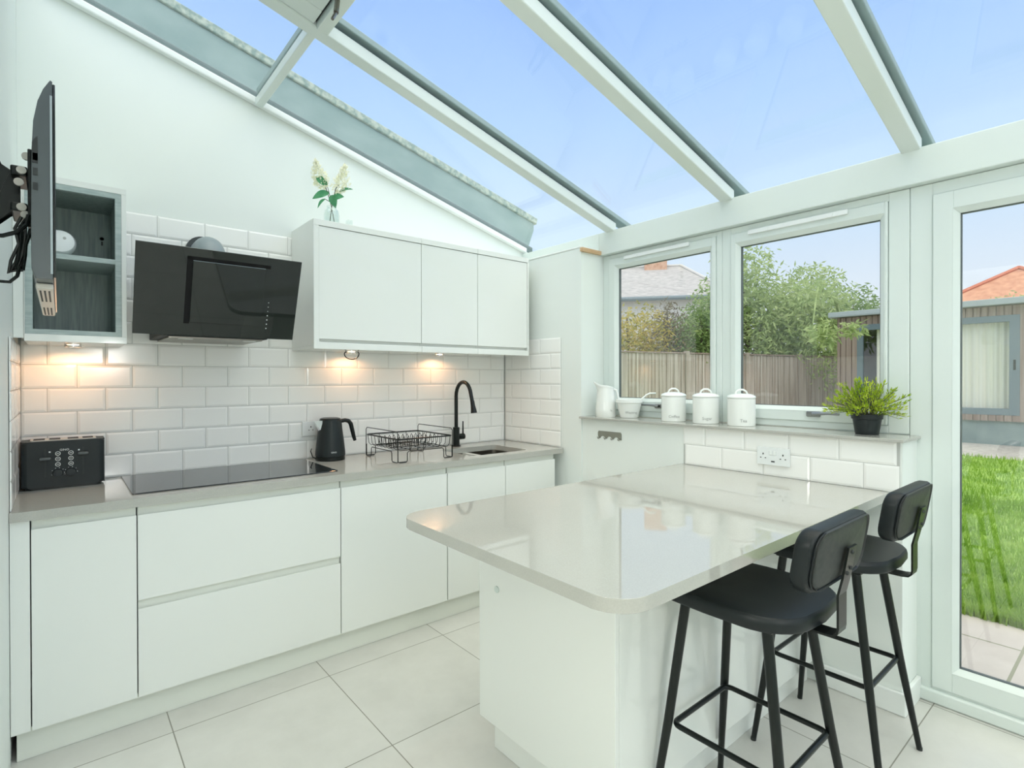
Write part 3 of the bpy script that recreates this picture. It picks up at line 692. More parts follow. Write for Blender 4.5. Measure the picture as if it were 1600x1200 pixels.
for sx in (-.020, .022):
    for zz in (.146, .1235, .101):
        b = MB(); t = bmesh.new(); 
        b.tube([(sx+.0078*math.cos(2*PI*i/18), fyy-.001, zz+.0078*math.sin(2*PI*i/18)) for i in range(18)], .0012, 6, closed=True); b.box(sx-.004, sx+.004, fyy-.0012, fyy, zz-.0012, zz+.0012)
        b.build('button', M['wlet'], ts, True)
    b = MB(); b.lathe([(0, 0), (.017, 0), (.015, .014), (0, .015)], 24); bmesh.ops.transform(b.b, matrix=Matrix.Translation((sx, fyy, .066)) @ Matrix.Rotation(PI/2, 4, 'X'), verts=b.b.verts); kb = b.build('browning_dial', M['blackm'], ts, True)
    b = MB()
    for a in (200, 150, 112, 78, 40, 0):
        b.box(sx+.021*math.cos(R(a))-.0012, sx+.021*math.cos(R(a))+.0012, fyy-.0008, fyy, .066+.021*math.sin(R(a))-.0012, .066+.021*math.sin(R(a))+.0012)
    b.build('dial_marks', M['wlet'], kb)
for sx, zz in ((-.046, .154), (.048, .156)):
    b = MB(); b.box(sx-.003, sx+.003, fyy-.001, fyy, zz-.003, zz+.003, .0005); b.build('indicator_light', M['wlet'], ts)
text('GINO', .012, .0006, 'logo', M['wlet'], ts, facing('-y', (.001, fyy-.0008, .160)))

# ------------------------------------------------------------------ kettle
kt = thing('kettle', 'matt black jug kettle with steel spout tip on the worktop behind the hob', 'kettle', (1.165, 2.985, WT+.0005))
b = MB(); b.lathe([(0, 0), (.078, 0), (.080, .004), (.079, .018), (.074, .020), (0, .020)], 36); b.build('power_base', M['black'], kt, True)
b = MB(); b.lathe([(0, .0205), (.078, .0205), (.081, .028), (.080, .05), (.072, .12), (.064, .18), (.0605, .222), (.057, .2235), (0, .2235)], 40); kb = b.build('body', M['blackm'], kt, True)
b = MB(); b.lathe([(0, .2236), (.057, .2236), (.055, .232), (.04, .236), (0, .237)], 36); b.build('lid', M['black'], kt, True)
# spout (towards -x), handle (towards +x slightly front)
t = bmesh.new()
A = [t.verts.new(p) for p in ((-.055, -.028, .222), (-.055, .028, .222), (-.092, .0, .221), (-.058, -.022, .165), (-.058, .022, .165), (-.060, 0, .150))]
for q in ((0, 1, 2), (0, 2, 3), (1, 4, 2), (3, 2, 5), (4, 5, 2), (0, 3, 4, 1), (3, 5, 4)): t.faces.new([A[i] for i in q])
b = MB(); b.merge(t); b.build('spout', M['chrome'], kt)
b = MB(); b.tube([(.052, 0, .213), (.085, -.002, .217), (.105, -.004, .212), (.118, -.005, .195), (.126, -.006, .16), (.135, -.007, .12), (.142, -.007, .098)], [.012, .0115, .012, .0125, .012, .011, .009], 12); b.build('handle', M['black'], kt, True)
b = MB(); b.tube([(-.078, .0, .012), (-.092, .02, .02), (-.096, .04, .05), (-.08, .07, .06)], .003, 6); b.build('cord', M['black'], kt, True)
text('GINO', .012, .0006, 'logo', M['wlet'], kt, Matrix.Rotation(R(-8), 4, 'Z') @ facing('-y', (.0, -.0800, .048)))

# ------------------------------------------------------------------ dish rack
dr = thing('dish_rack', 'black wire dish drying rack on the worktop between kettle and tap', 'dish rack', (1.56, 2.805, WT+.0005))
wx, wy, zr = .172, .195, .126
b = MB(); b.tube([(p[0], p[1], zr) for p in rrect(-wx, wx, -wy, wy, .018, 4)], .0042, 8, closed=True); b.build('top_rim', M['black'], dr, True)
for s in (-1, 1):
    b = MB()
    x = s*(wx+.002)
    prof = [(-wy, .006), (-wy, zr+.03), (-wy+.012, zr+.042), (wy-.012, zr+.042), (wy, zr+.03), (wy, .006)]
    b.tube([(x, p[0], p[1]) for p in prof], .0025, 6)
    b.tube([(x, wy, .006), (x, wy-.008, .0026), (x, wy-.060, .0026), (x, wy-.068, .01), (x, wy-.07, .05), (x, wy-.078, .058), (x, -wy+.078, .058), (x, -wy+.07, .05), (x, -wy+.068, .01), (x, -wy+.060, .0026), (x, -wy+.008, .0026), (x, -wy, .006)], .0025, 6)
    b.build('side_hoop', M['black'], dr, True)
for s in (-1, 1):
    b = MB()
    y = s*(wy-.002)
    b.tube([(-wx, y, .07), (-wx, y, .008), (-wx+.008, y, .0028), (-wx+.05, y, .0028), (-wx+.056, y, .01), (-wx+.056, y, .052), (-wx+.066, y, .06), (wx-.066, y, .06), (wx-.056, y, .052), (wx-.056, y, .01), (wx-.05, y, .0028), (wx-.008, y, .0028), (wx, y, .008), (wx, y, .07)], .0025, 6)
    b.build('feet_frame', M['black'], dr, True)
b = MB()
for i in range(9):
    y = -wy+.02+i*(2*wy-.04)/8
    b.tube([(-wx, y, zr), (-wx+.006, y, .078), (-wx+.02, y, .064), (wx-.02, y, .064), (wx-.006, y, .078), (wx, y, zr)], .0018, 5)
for x in (-.09, 0, .09): b.tube([(x, -wy, zr), (x, -wy+.004, .08), (x, -wy+.016, .066), (x, wy-.016, .066), (x, wy-.004, .08), (x, wy, zr)], .0018, 5)
b.build('basket_wires', M['black'], dr, True)
for yy in (-.06, .06):
    b = MB(); b.tube([(-wx+.02, yy+.002, .068), (wx-.02, yy+.002, .068)], .0018, 5)
    for i in range(11):
        x = -wx+.03+i*.029
        b.tube([(x, yy, .068), (x, yy+.006, .115), (x, yy+.016, .124), (x, yy+.026, .115), (x, yy+.032, .068)], .0018, 5)
    b.build('plate_prongs', M['black'], dr, True)
for (x, y) in ((-wx+.029, wy-.002), (-wx+.029, -wy+.002)):
    b = MB(); b.box(x-.02, x+.02, y-.004, y+.004, .0, .0065, .002); b.build('rubber_foot', M['rubber'], dr)

# ------------------------------------------------------------------ sockets
def socket(name, loc, facing_dir, w_, label, double, group=None):
    rz = 0 if facing_dir == '-y' else -PI/2
    t = thing(name, label, 'socket', loc, rz)
    b = MB(); b.box(-w_/2, w_/2, -.010, -.0003, -.041, .041, .003); b.build('faceplate', M['plastic'], t, True)
    cx = (-.045, .045) if double else ((.0,) if w_ < .1 else (-.02,))
    for c in cx:
        b = MB(); b.box(c-.0025, c+.0025, -.0108, -.0099, .006, .014); b.box(c-.014, c-.008, -.0108, -.0099, -.010, -.006); b.box(c+.008, c+.014, -.0108, -.0099, -.010, -.006); b.build('pin_holes', M['rubber'], t)
    for c in ((-.009, .009) if double else (.028,)):
        b = MB(); b.box(c-.006, c+.006, -.0135, -.0101, .008, .026, .001); b.build('switch', M['trimw'], t)
    if double:
        b = MB(); b.box(-.008, .008, -.0108, -.0099, -.026, -.020); b.build('usb_port', M['rubber'], t)
    return t
socket('wall_socket', (1.094, YB-.0098, 1.045), '-y', .096, 'white single wall socket on the tiles, half hidden behind the kettle', False)
socket('double_socket', (XR-.0098, 1.140, .966), '-x', .150, 'white double wall socket on the tiles above the peninsula worktop', True)

# hook rack on the wall under the sill
hk = thing('hook_rack', 'small grey metal hook strip on the white wall under the left end of the sill', 'hook rack', (XR-.0105, 2.12, .985), -PI/2)
hk.location = (XR-.0005, 2.12, .985)
b = MB(); pts = [(-.09, -.004), (-.09, .012), (-.084, .022), (.084, .022), (.09, .012), (.09, -.022), (.078, -.022)]
for c in (.052, 0, -.052):
    pts += [(c+.02*math.cos(R(a)), -.022+.014*math.sin(R(a))) for a in range(0, 181, 30)]
pts += [(-.085, -.022)]
b.prism(pts, 'y', -.004, -.0003); b.build('back_plate', M['hookm'], hk)
for x in (-.078, -.026, .026, .078):
    b = MB(); b.tube([(x, -.003, -.012), (x, -.008, -.022), (x, -.018, -.024), (x, -.022, -.014)], .0028, 6); b.build('hook', M['hookm'], hk, True)

# ------------------------------------------------------------------ things on the sill
ZS = 1.0890
def canister(loc, word, label, sc=1):
    t = thing('canister', label, 'canister', loc, R(-42), 'white lidded canisters on the sill')
    b = MB(); b.lathe([(0, 0), (.064*sc, 0), (.0665*sc, .004), (.0665*sc, .136*sc), (.064*sc, .138*sc), (0, .138*sc)], 40); b.build('jar_body', M['ceramic'], t, True)
    b = MB(); b.lathe([(0, .1385*sc), (.068*sc, .1385*sc), (.069*sc, .144*sc), (.064*sc, .151*sc), (.045*sc, .159*sc), (0, .163*sc)], 40); l_ = b.build('lid', M['ceramic'], t, True)
    b = MB(); b.tube([(-.030*sc, 0, .158*sc), (-.024*sc, 0, .172*sc), (-.010*sc, 0, .181*sc), (.010*sc, 0, .181*sc), (.024*sc, 0, .172*sc), (.030*sc, 0, .158*sc)], .0048, 8); b.build('lid_handle', M['ceramic'], l_, True)
    text(word, .022, .0006, 'lettering', M['letter'], t, Matrix.Rotation(R(-12), 4, 'Z') @ facing('-y', (0, -.0668*sc, .028)))
    return t
canister((2.640, 1.745, ZS), 'Coffee', 'smallest-looking white lidded canister, leftmost of three, beside the bowl')
canister((2.640, 1.548, ZS), 'Sugar', 'middle white lidded canister of the three on the sill')
canister((2.640, 1.352, ZS), 'Tea', 'white lidded canister nearest the potted plant, in front of the window mullion')
# jug
jg = thing('jug', 'tall white ceramic jug at the left end of the window sill', 'jug', (2.615, 2.215, ZS), R(-42))
t = bmesh.new(); n_ = 36; rings = []
for (r_, z_, lip) in ((.058, 0, 0), (.060, .004, 0), (.058, .05, 0), (.052, .12, 0), (.046, .165, .003), (.046, .185, .012), (.048, .196, .022)):
    ring = []
    for i in range(n_):
        a = 2*PI*i/n_; k = max(0, math.cos(a-PI))**6; rr_ = r_+lip*k*1.2; zz = z_+(.022*k if lip else 0)*(lip/.022)-(.0 if not lip else .012*max(0, math.cos(a))*(lip/.022))
        ring.append(t.verts.new((rr_*math.cos(a), rr_*math.sin(a), zz)))
    rings.append(ring)
for A, B in zip(rings, rings[1:]):
    for i in range(n_): t.faces.new((A[i], A[(i+1) % n_], B[(i+1) % n_], B[i]))
t.faces.new(rings[0][::-1]); b = MB(); b.merge(t); o = b.build('jug_body', M['ceramic'], jg, True); sd = o.modifiers.new('thick', 'SOLIDIFY'); sd.thickness = .004; sd.offset = -1
b = MB(); b.tube([(.044, 0, .172), (.066, 0, .165), (.078, 0, .12), (.083, 0, .06), (.092, 0, .008)], [.007, .008, .008, .008, .007], 10); b.build('handle', M['ceramic'], jg, True)
text('Milk', .020, .0006, 'lettering', M['letter'], jg, Matrix.Rotation(R(6), 4, 'Z') @ facing('-y', (.01, -.0600, .04)))
# bowl with ladle handle
bw = thing('mixing_bowl', 'white ceramic bowl between the jug and the first canister', 'bowl', (2.655, 2.065, ZS), R(-42))
b = MB(); b.lathe([(0, 0), (.050, 0), (.054, .005), (.064, .045), (.074, .088), (.080, .092), (.080, .110), (.075, .111), (.071, .092), (.060, .045), (.045, .012), (0, .010)], 44); b.build('bowl_body', M['ceramic'], bw, True)
text('Washing', .020, .0006, 'lettering', M['letter'], bw, Matrix.Rotation(R(0), 4, 'Z') @ facing('-y', (.0, -.0635, .034)) @ Matrix.Rotation(R(14), 4, 'X'))
b = MB(); b.tube([(.0, .004, .018), (.05, .0, .082), (.078, -.004, .116), (.105, -.006, .138), (.125, -.008, .148), (.16, -.010, .147)], [.008, .006, .0055, .005, .005, .006], 10)
b.lathe([(0, .0), (.018, .004), (.024, .014), (.022, .02), (0, .018)], 20, (0, .004, .0115))
o = b.build('spoon', M['ceramic'], smooth=True); o.location = (2.655, 2.065, ZS); o.rotation_euler = (0, 0, R(-38)); tag(o, 'white spoon with bent handle resting in the white bowl', 'spoon')

# potted plant
pl = thing('potted_plant', 'small bushy yellow-green plant in a black plastic pot at the right end of the sill', 'potted plant', (2.648, .800, ZS))
b = MB(); b.lathe([(0, 0), (.042, 0), (.044, .002), (.053, .064), (.058, .065), (.060, .085), (.056, .0855), (.054, .068), (.050, .066), (0, .066)], 36); b.build('pot', M['blackm'], pl, True)
b = MB(); b.lathe([(0, .0665), (.0495, .0665), (.03, .073), (0, .075)], 20); b.build('soil', M['bark'], pl)
def leaf(b, base, d, ln, wd, mi=0, fold=.15, rnd=random):
    d = Vector(d).normalized(); s = d.cross(Vector((rnd.uniform(-1, 1), rnd.uniform(-1, 1), rnd.uniform(-1, 1))))
    if s.length < 1e-3: s = d.orthogonal()
    s.normalize(); n = s.cross(d).normalized(); base = Vector(base)
    p = [base, base+d*ln*.45+s*wd/2+n*fold*wd, base+d*ln, base+d*ln*.45-s*wd/2+n*fold*wd, base+d*ln*.5]
    v = [b.b.verts.new(x) for x in p]
    b.b.faces.new((v[0], v[1], v[4])); b.b.faces.new((v[1], v[2], v[4])); b.b.faces.new((v[2], v[3], v[4])); b.b.faces.new((v[3], v[0], v[4]))
bs, bl = MB(), MB()
rp = random.Random(3)
for i in range(165):
    az = rp.uniform(0, 2*PI); el = R(rp.uniform(8, 88)); ln = rp.uniform(.085, .135)*(1+.28*math.sin(el))
    d = Vector((math.cos(az)*math.cos(el), math.sin(az)*math.cos(el), math.sin(el)))
    p0 = Vector((.025*math.cos(az), .025*math.sin(az), .068)); end = p0+d*ln+Vector((0, 0, -.01)); mid = p0+d*ln*.5+Vector((0, 0, .012))
    if end.x > .085: continue
    bs.tube([p0, mid, end], [.0011, .001, .0007], 4)
    for k in range(11):
        f_ = .25+.75*k/10; pt = p0.lerp(mid, f_*2) if f_ < .5 else mid.lerp(end, f_*2-1)
        dd = d+Vector((rp.uniform(-.9, .9), rp.uniform(-.9, .9), rp.uniform(-.4, .9)))
        leaf(bl, pt, dd, rp.uniform(.016, .027), rp.uniform(.004, .0065), rnd=rp)
    leaf(bl, end, d, .022, .006, rnd=rp)
bs.build('stems', M['stem'], pl); bl.build('leaves', M['potleaf'], pl)

# vase with flowers + small glass cube on top of the wall cabinets
ZC = 2.1480
vs = thing('flower_vase', 'small clear glass vase standing on top of the widest wall cabinet', 'vase', (1.118, 2.835, ZC))
b = MB(); b.lathe([(0, 0), (.036, 0), (.040, .006), (.041, .05), (.036, .075), (.026, .088), (.027, .10), (.024, .10), (.023, .088), (.033, .073), (.037, .05), (.036, .010), (0, .006)], 32); b.build('glass_body', M['vase'], vs, True)
fl = thing('cut_flowers', 'cream flower sprays with blue-green leaves standing in the clear vase', 'flowers', (1.118, 2.835, ZC+.0065)); fl.scale = (1.22, 1.22, 1.34)
sm_, lf, pt_ = MB(), MB(), MB(); rf = random.Random(5)
ex = Vector((.767, -.6415, 0)); 
heads = [((-.040, .185), .045, .058), ((.030, .165), .045, .058)]
def V(u, w_, d_=0): return ex*u+Vector((-.2, .2, 0))*d_+Vector((0, 0, w_))
for (u, w_), ru, rw in heads:
    sm_.tube([V(-u*.3, .004), V(u*.15, .09), V(u*.6, .14), V(u, w_-.01)], .0018, 5)
    for i in range(330):
        a = rf.uniform(0, 2*PI); z_ = rf.uniform(-1, 1); rr_ = math.sqrt(1-z_*z_)*rf.uniform(.5, 1)
        f_ = (z_+1)/2; wid = ru*(1.0-.75*f_)
        lean = -.03*f_ if u < 0 else .028*f_
        p = V(u+lean+wid*rr_*math.cos(a), w_+rw*z_+.01)+Vector((-.2, .35, 0)).normalized()*wid*rr_*math.sin(a)*.8
        leaf(pt_, p, (rf.uniform(-1, 1), rf.uniform(-1, 1), rf.uniform(-.4, 1)), .013, .010, rnd=rf)
for (u0, w0, u1, w1_, wd) in ((-.012, .125, -.085, .100, .036), (.0, .10, .055, .108, .032), (.0, .115, .018, .062, .036), (.035, .13, .095, .137, .013), (-.02, .155, -.068, .185, .034), (-.03, .10, -.062, .062, .014)):
    a_, c_ = V(u0, w0), V(u1, w1_); d_ = (c_-a_); nrm = Vector((-.55, -.75, .35)).normalized(); s_ = d_.cross(nrm).normalized(); k_ = 7
    L1 = []; L2 = []
    for i in range(k_+1):
        f_ = i/k_; wv = wd/2*math.sin(PI*min(1, f_*.94+.06))**.8*(1.15-f_*.35); pm = a_+d_*f_+nrm*(.010*math.sin(PI*f_))
        L1.append(lf.b.verts.new(pm+s_*wv)); L2.append(lf.b.verts.new(pm-s_*wv))
    for i in range(k_): lf.b.faces.new((L1[i], L1[i+1], L2[i+1], L2[i]))
    sm_.tube([V(0, .085), a_], .0013, 5)
sm_.build('stems', M['stem'], fl); lf.build('leaves', M['blueleaf'], fl); pt_.build('blossoms', M['petal'], fl)
b = MB(); b.box(-.014, .014, -.014, .014, 0, .034, .003); o = b.build('glass_block', M['vase']); o.location = (1.200, 2.80, ZC); tag(o, 'tiny clear glass block beside the vase on the wall cabinet', 'ornament')

# ------------------------------------------------------------------ bar stools
def make_stool(loc, label):
    t = thing('bar_stool', label, 'bar stool', loc, 0, 'black bar stools at the peninsula')
    # seat : outline straight at the front (+y), rounded at the back
    outl = arc(.160, .162, .028, 0, 90, 4)+arc(-.160, .162, .028, 90, 180, 4)+[(-.196, .04)]+arc(-.070, -.070, .126, 180, 258, 7)+[(0, -.202)]+arc(.070, -.070, .126, 282, 360, 7)+[(.196, .04)]
    tt = bmesh.new(); rings = []
    for sc, z in ((.93, .697), (.98, .6985), (1.0, .705), (1.0, .722), (.99, .731), (.965, .736), (.8, .738), (.5, .735), (.2, .733)):
        rings.append([tt.verts.new((p[0]*sc, p[1]*sc, z)) for p in outl])
    n_ = len(outl)
    for A, B in zip(rings, rings[1:]):
        for i in range(n_): tt.faces.new((A[i], A[(i+1) % n_], B[(i+1) % n_], B[i]))
    tt.faces.new(rings[0][::-1]); tt.faces.new(rings[-1])
    b = MB(); b.merge(tt); b.build('seat', M['leather'], t, True)
    b = MB(); b.box(-.145, .145, -.125, .15, .680, .6965, .005); b.build('seat_frame', M['black'], t, True)
    for sx in (-1, 1):
        for sy_ in (-1, 1):
            b = MB(); b.tube([(sx*.122, .13 if sy_ > 0 else -.103, .69), (sx*.158, .165 if sy_ > 0 else -.152, .34), (sx*.200, sy_*.203, .006)], [.014, .0132, .0092], 14); lg = b.build('leg', M['black'], t, True)
            b = MB(); b.lathe([(0, 0), (.0094, 0), (.0094, .010), (0, .010)], 12, (sx*.2003, sy_*.2035, .0003)); b.build('foot_cap', M['rubber'], lg, True)
    b = MB(); b.tube([(p[0], p[1], .325) for p in rrect(-.150, .150, -.150, .156, .022, 4)], .0082, 10, closed=True); b.build('footrest', M['black'], t, True)
    # back bracket
    path = [(0, .02, .6765), (0, -.10, .6765), (0, -.205, .6765), (0, -.224, .679), (0, -.233, .688), (0, -.235, .70), (0, -.235, .785), (0, -.2385, .80), (0, -.2455, .83), (0, -.2585, .91)]
    b = MB(); b.strap(path, (1, 0, 0), .052, .0055); bk = b.build('back_bracket', M['black'], t)
    for (bx, bz) in ((0, .895), (.008, .852), (-.010, .842)):
        b = MB(); b.lathe([(0, 0), (.0055, 0), (.004, .004), (0, .004)], 10); bmesh.ops.transform(b.b, matrix=Matrix.Translation((bx, -.2485-(bz-.83)*.16, bz)) @ Matrix.Rotation(PI/2, 4, 'X'), verts=b.b.verts); b.build('bolt', M['rubber'], bk)
    CV = .014
    # curved padded backrest
    def backpad(y_in, y_out, sc, name, m, par):
        tt = bmesh.new(); o2 = rrect(-.184*sc, .184*sc, .812+(1-sc)*.08, .972-(1-sc)*.08, [.042, .042, .055, .055], 7)
        def curve(x, y): return y+CV*(abs(x)/.195)**2
        R_ = []
        th = y_out-y_in
        for s_, dy in ((.90, 0), (.97, .004), (1, .012), (1, th-.014), (.965, th-.004), (.88, th)):
            cx_, cz_ = 0, .8935
            R_.append([tt.verts.new((p[0]*s_, curve(p[0]*s_, y_in+dy), cz_+(p[1]-cz_)*(s_ if s_ == 1 else 1-(1-s_)*1.6))) for p in o2])
        n_ = len(o2)
        for A, B in zip(R_, R_[1:]):
            for i in range(n_): tt.faces.new((A[i], A[(i+1) % n_], B[(i+1) % n_], B[i]))
        # caps as strips following the curve
        for ring, flip in ((R_[0], True), (R_[-1], False)):
            c = [v.co.copy() for v in ring]
            k_ = 12
            cen = Vector((0, curve(0, ring[0].co.y-CV*(abs(ring[0].co.x)/.195)**2), .8935))
            prev = ring
            for st in (.66, .33):
                nr = []
                for v in ring:
                    x = v.co.x*st; base_y = v.co.y-CV*(abs(v.co.x)/.195)**2
                    nr.append(tt.verts.new((x, curve(x, base_y), cen.z+(v.co.z-cen.z)*st)))
                for i in range(n_):
                    q = (prev[i], prev[(i+1) % n_], nr[(i+1) % n_], nr[i]); tt.faces.new(q)
                prev = nr
            cv = tt.verts.new(cen)
            for i in range(n_): tt.faces.new((prev[i], prev[(i+1) % n_], cv))
        for v in tt.verts: v.co.y -= (v.co.z-.86)*.16
        b = MB(); b.merge(tt); return b.build(name, m, par, True)
    bp_ = backpad(-.2385, -.190, 1, 'backrest', M['leather'], t)
    backpad(-.2405, -.229, .93, 'back_cover', M['backl'], bp_)
    seam = [(p[0], -.239+CV*(abs(p[0])/.195)**2-(p[1]-.86)*.16, p[1]) for p in rrect(-.176, .176, .820, .964, [.038, .038, .05, .05], 8)]
    b = MB(); b.tube(seam, .0022, 6, closed=True); b.build('piping', M['leather'], bp_, True)
    return t
st = make_stool((1.515, .748, 0), 'black leather bar stool nearest the camera, at the front corner of the peninsula')
dup(st, (2.150, .748, 0), 'black leather bar stool beside the end of the half wall, nearer the glazed door')

# ------------------------------------------------------------------ television
tv = thing('television', 'flat television seen edge-on, held on a bracket on the left wall', 'television', (-.03, 1.73, 1.71))
mi = Matrix.Translation((.03, -1.73, -1.71))
def putt(b, n, m, sm=False, p=None):
    o = b.build(n, m, p or tv, sm)
    if not p: o.matrix_parent_inverse = mi
    return o
y0, y1, zb0, zt0 = 1.37, 2.09, 1.522, 1.905
prof = [(-.0085, zb0), (-.0085, zt0-.002), (-.0115, zt0), (-.0145, zt0-.006), (-.022, zt0-.020), (-.030, zt0-.045), (-.0365, zt0-.085), (-.039, zt0-.14), (-.0405, zb0+.05), (-.040, zb0+.018), (-.034, zb0), ]
b = MB(); b.prism([(p[0], p[1]) for p in prof], 'y', y0, y1, .0015); cs = putt(b, 'casing', M['tvb'], True)
b = MB(); b.box(-.0084, -.0045, y0+.002, y1-.002, zb0+.004, zt0-.006, .001); putt(b, 'screen', M['tvscreen'])
b = MB(); b.box(-.0125, -.0088, y0-.0015, y0-.0002, zb0+.01, zt0-.03, .0005); putt(b, 'bezel_highlight', mat('painted_highlight', (.36, .42, .44), .3))  # pale strip painting the highlight along the casing's front rim
b = MB()
for zz in (1.752, 1.724, 1.696): b.box(-.0375, -.030, y0-.0012, y0-.0002, zz-.007, zz+.007)
putt(b, 'side_ports', M['rubber'])
b = MB(); b.prism([(-.0385, 1.74), (-.030, 1.74), (-.030, 1.792), (-.033, 1.79), (-.0385, 1.778)], 'y', y0-.0012, y0-.0002); putt(b, 'side_recess', M['rubber'])
b = MB(); b.box(-.036, -.009, y0+.06, y1-.06, zb0-.012, zb0-.0005, .003); sp_ = putt(b, 'speaker_bar', M['silver'])
b = MB()
for yy in (y0+.09, y0+.43):
    for k in range(3): b.box(-.031+.007*k, -.028+.007*k, yy, yy+.2, zb0-.0128, zb0-.0122)
b.build('speaker_grille', M['rubber'], sp_).matrix_parent_inverse = Matrix.Identity(4)
# bracket
br = thing('tv_bracket', 'black articulated wall bracket behind the television', 'tv bracket', (XL, 1.6, 1.72))
mi2 = Matrix.Translation((-XL, -1.6, -1.72))
def putb(b, n, m, sm=False):
    o = b.build(n, m, br, sm); o.matrix_parent_inverse = mi2; return o
b = MB(); pr_ = [(-.133, 1.585), (-.118, 1.588), (-.107, 1.62), (-.098, 1.655), (-.080, 1.675), (-.062, 1.685), (-.062, 1.700), (-.062, 1.752), (-.075, 1.762), (-.092, 1.768), (-.100, 1.80), (-.106, 1.85), (-.113, 1.90), (-.124, 1.925), (-.1345, 1.925), (-.1345, 1.585)]
b.prism(pr_, 'y', 1.52, 1.56, .003); putb(b, 'wall_arm', M['black'], True)
b = MB(); b.box(-.1345, -.126, 1.50, 1.72, 1.60, 1.86, .003); putb(b, 'wall_plate', M['black'])
b = MB(); b.box(-.0485, -.0415, 1.48, 1.95, 1.64, 1.80, .002); putb(b, 'tv_plate', M['black'])
b = MB(); b.box(-.075, -.049, 1.49, 1.60, 1.745, 1.765, .003); putb(b, 'tilt_bracket', M['black'])
b = MB(); b.box(-.075, -.049, 1.49, 1.60, 1.672, 1.690, .003); putb(b, 'tilt_bracket', M['black'])
for (xx, zz) in ((-.058, 1.755), (-.062, 1.73), (-.058, 1.68), (-.052, 1.665), (-.050, 1.785)):
    b = MB(); b.tube([(xx, 1.484, zz), (xx, 1.489, zz)], .008, 14); putb(b, 'bolt', M['silver'], True)
cb_ = thing('tv_cable', 'bundled black power cable hanging behind the television', 'cable', (-.06, 1.5, 1.6))
mi3 = Matrix.Translation((.06, -1.5, -1.6))
b = MB(); rc = random.Random(2)
for k in range(6):
    o_ = rc.uniform(-.006, .006); q_ = rc.uniform(-.006, .006); y_ = 1.46+.004*k
    b.tube([(-.052+o_, y_, 1.655), (-.062+o_, y_, 1.635+q_), (-.060+o_*.3, y_, 1.60), (-.068+o_, y_, 1.565), (-.072+q_, y_, 1.545+o_), (-.060+q_, y_, 1.548), (-.054+o_*.5, y_, 1.58), (-.052+o_*.3, y_, 1.60), (-.046+o_, y_, 1.635)], .0028, 6)
o = b.build('cable_bundle', M['black'], cb_, True); o.matrix_parent_inverse = mi3
b = MB(); b.tube([(-.046, 1.46, 1.66), (-.050, 1.46, 1.640), (-.065, 1.46, 1.622), (-.085, 1.46, 1.612), (-.12, 1.47, 1.61)], .0042, 8)
b.tube([(-.060, 1.46, 1.555), (-.064, 1.46, 1.535), (-.075, 1.46, 1.522), (-.092, 1.46, 1.522), (-.115, 1.47, 1.535), (-.13, 1.48, 1.57)], .0032, 8)
o = b.build('cable_loops', M['black'], cb_, True); o.matrix_parent_inverse = mi3

# ------------------------------------------------------------------ garden
def gz(x):   # ground height outside
    return -.1 if x < 4.2 else min(.2, -.1+.3*(x-4.2)/5.8)
b = MB(); b.box(XO+.002, 4.22, -6, 9, -.2, -.1); b.build('trim_patio', M['patio'], kind='structure').name = 'ground_patio'
bpy.data.objects['ground_patio']['kind'] = 'structure'
b = MB(); b.prism([(4.2, -.25), (10, .05), (10, .2), (4.2, -.1)], 'y', -8, 9.5)
o = b.build('ground_lawn', M['lawn'], kind='structure')
b = MB(); b.box(10, 60, -25, 40, .0, .199); b.box(4.2, 10, 9.5, 40, -.2, .1); b.build('ground_beyond', M['gravel'], kind='structure')
rg = random.Random(11); b = MB()
def blade(x, y, hgt):
    a = rg.uniform(0, 2*PI); wv = .0035+.002*rg.random(); z = gz(x); dx, dy = math.cos(a)*wv, math.sin(a)*wv; lx, ly = rg.uniform(-.5, .5)*hgt, rg.uniform(-.5, .5)*hgt
    v = [b.b.verts.new(p) for p in ((x-dx, y-dy, z-.004), (x+dx, y+dy, z-.004), (x+lx*.4+dx*.6, y+ly*.4+dy*.6, z+hgt*.6), (x+lx*.4-dx*.6, y+ly*.4-dy*.6, z+hgt*.6), (x+lx, y+ly, z+hgt))]
    b.b.faces.new((v[0], v[1], v[2], v[3])); b.b.faces.new((v[3], v[2], v[4]))
for i in range(30000):
    u = rg.random(); x = 4.19+3.2*u*u
    y = rg.uniform(-.6, .45*x-.4)*1.0
    blade(x, y, rg.uniform(.035, .075))
for i in range(14000):
    blade(rg.uniform(6.5, 10), rg.uniform(-1.5, 3.2), rg.uniform(.03, .06)*1.3)
for i in range(900): blade(4.17+rg.random()*.05, rg.uniform(-.6, 1.6), rg.uniform(.06, .11))
o = b.build('lawn_grass', M['grass']); tag(o, 'green grass of the lawn outside the glazed door', 'grass', kind='stuff')

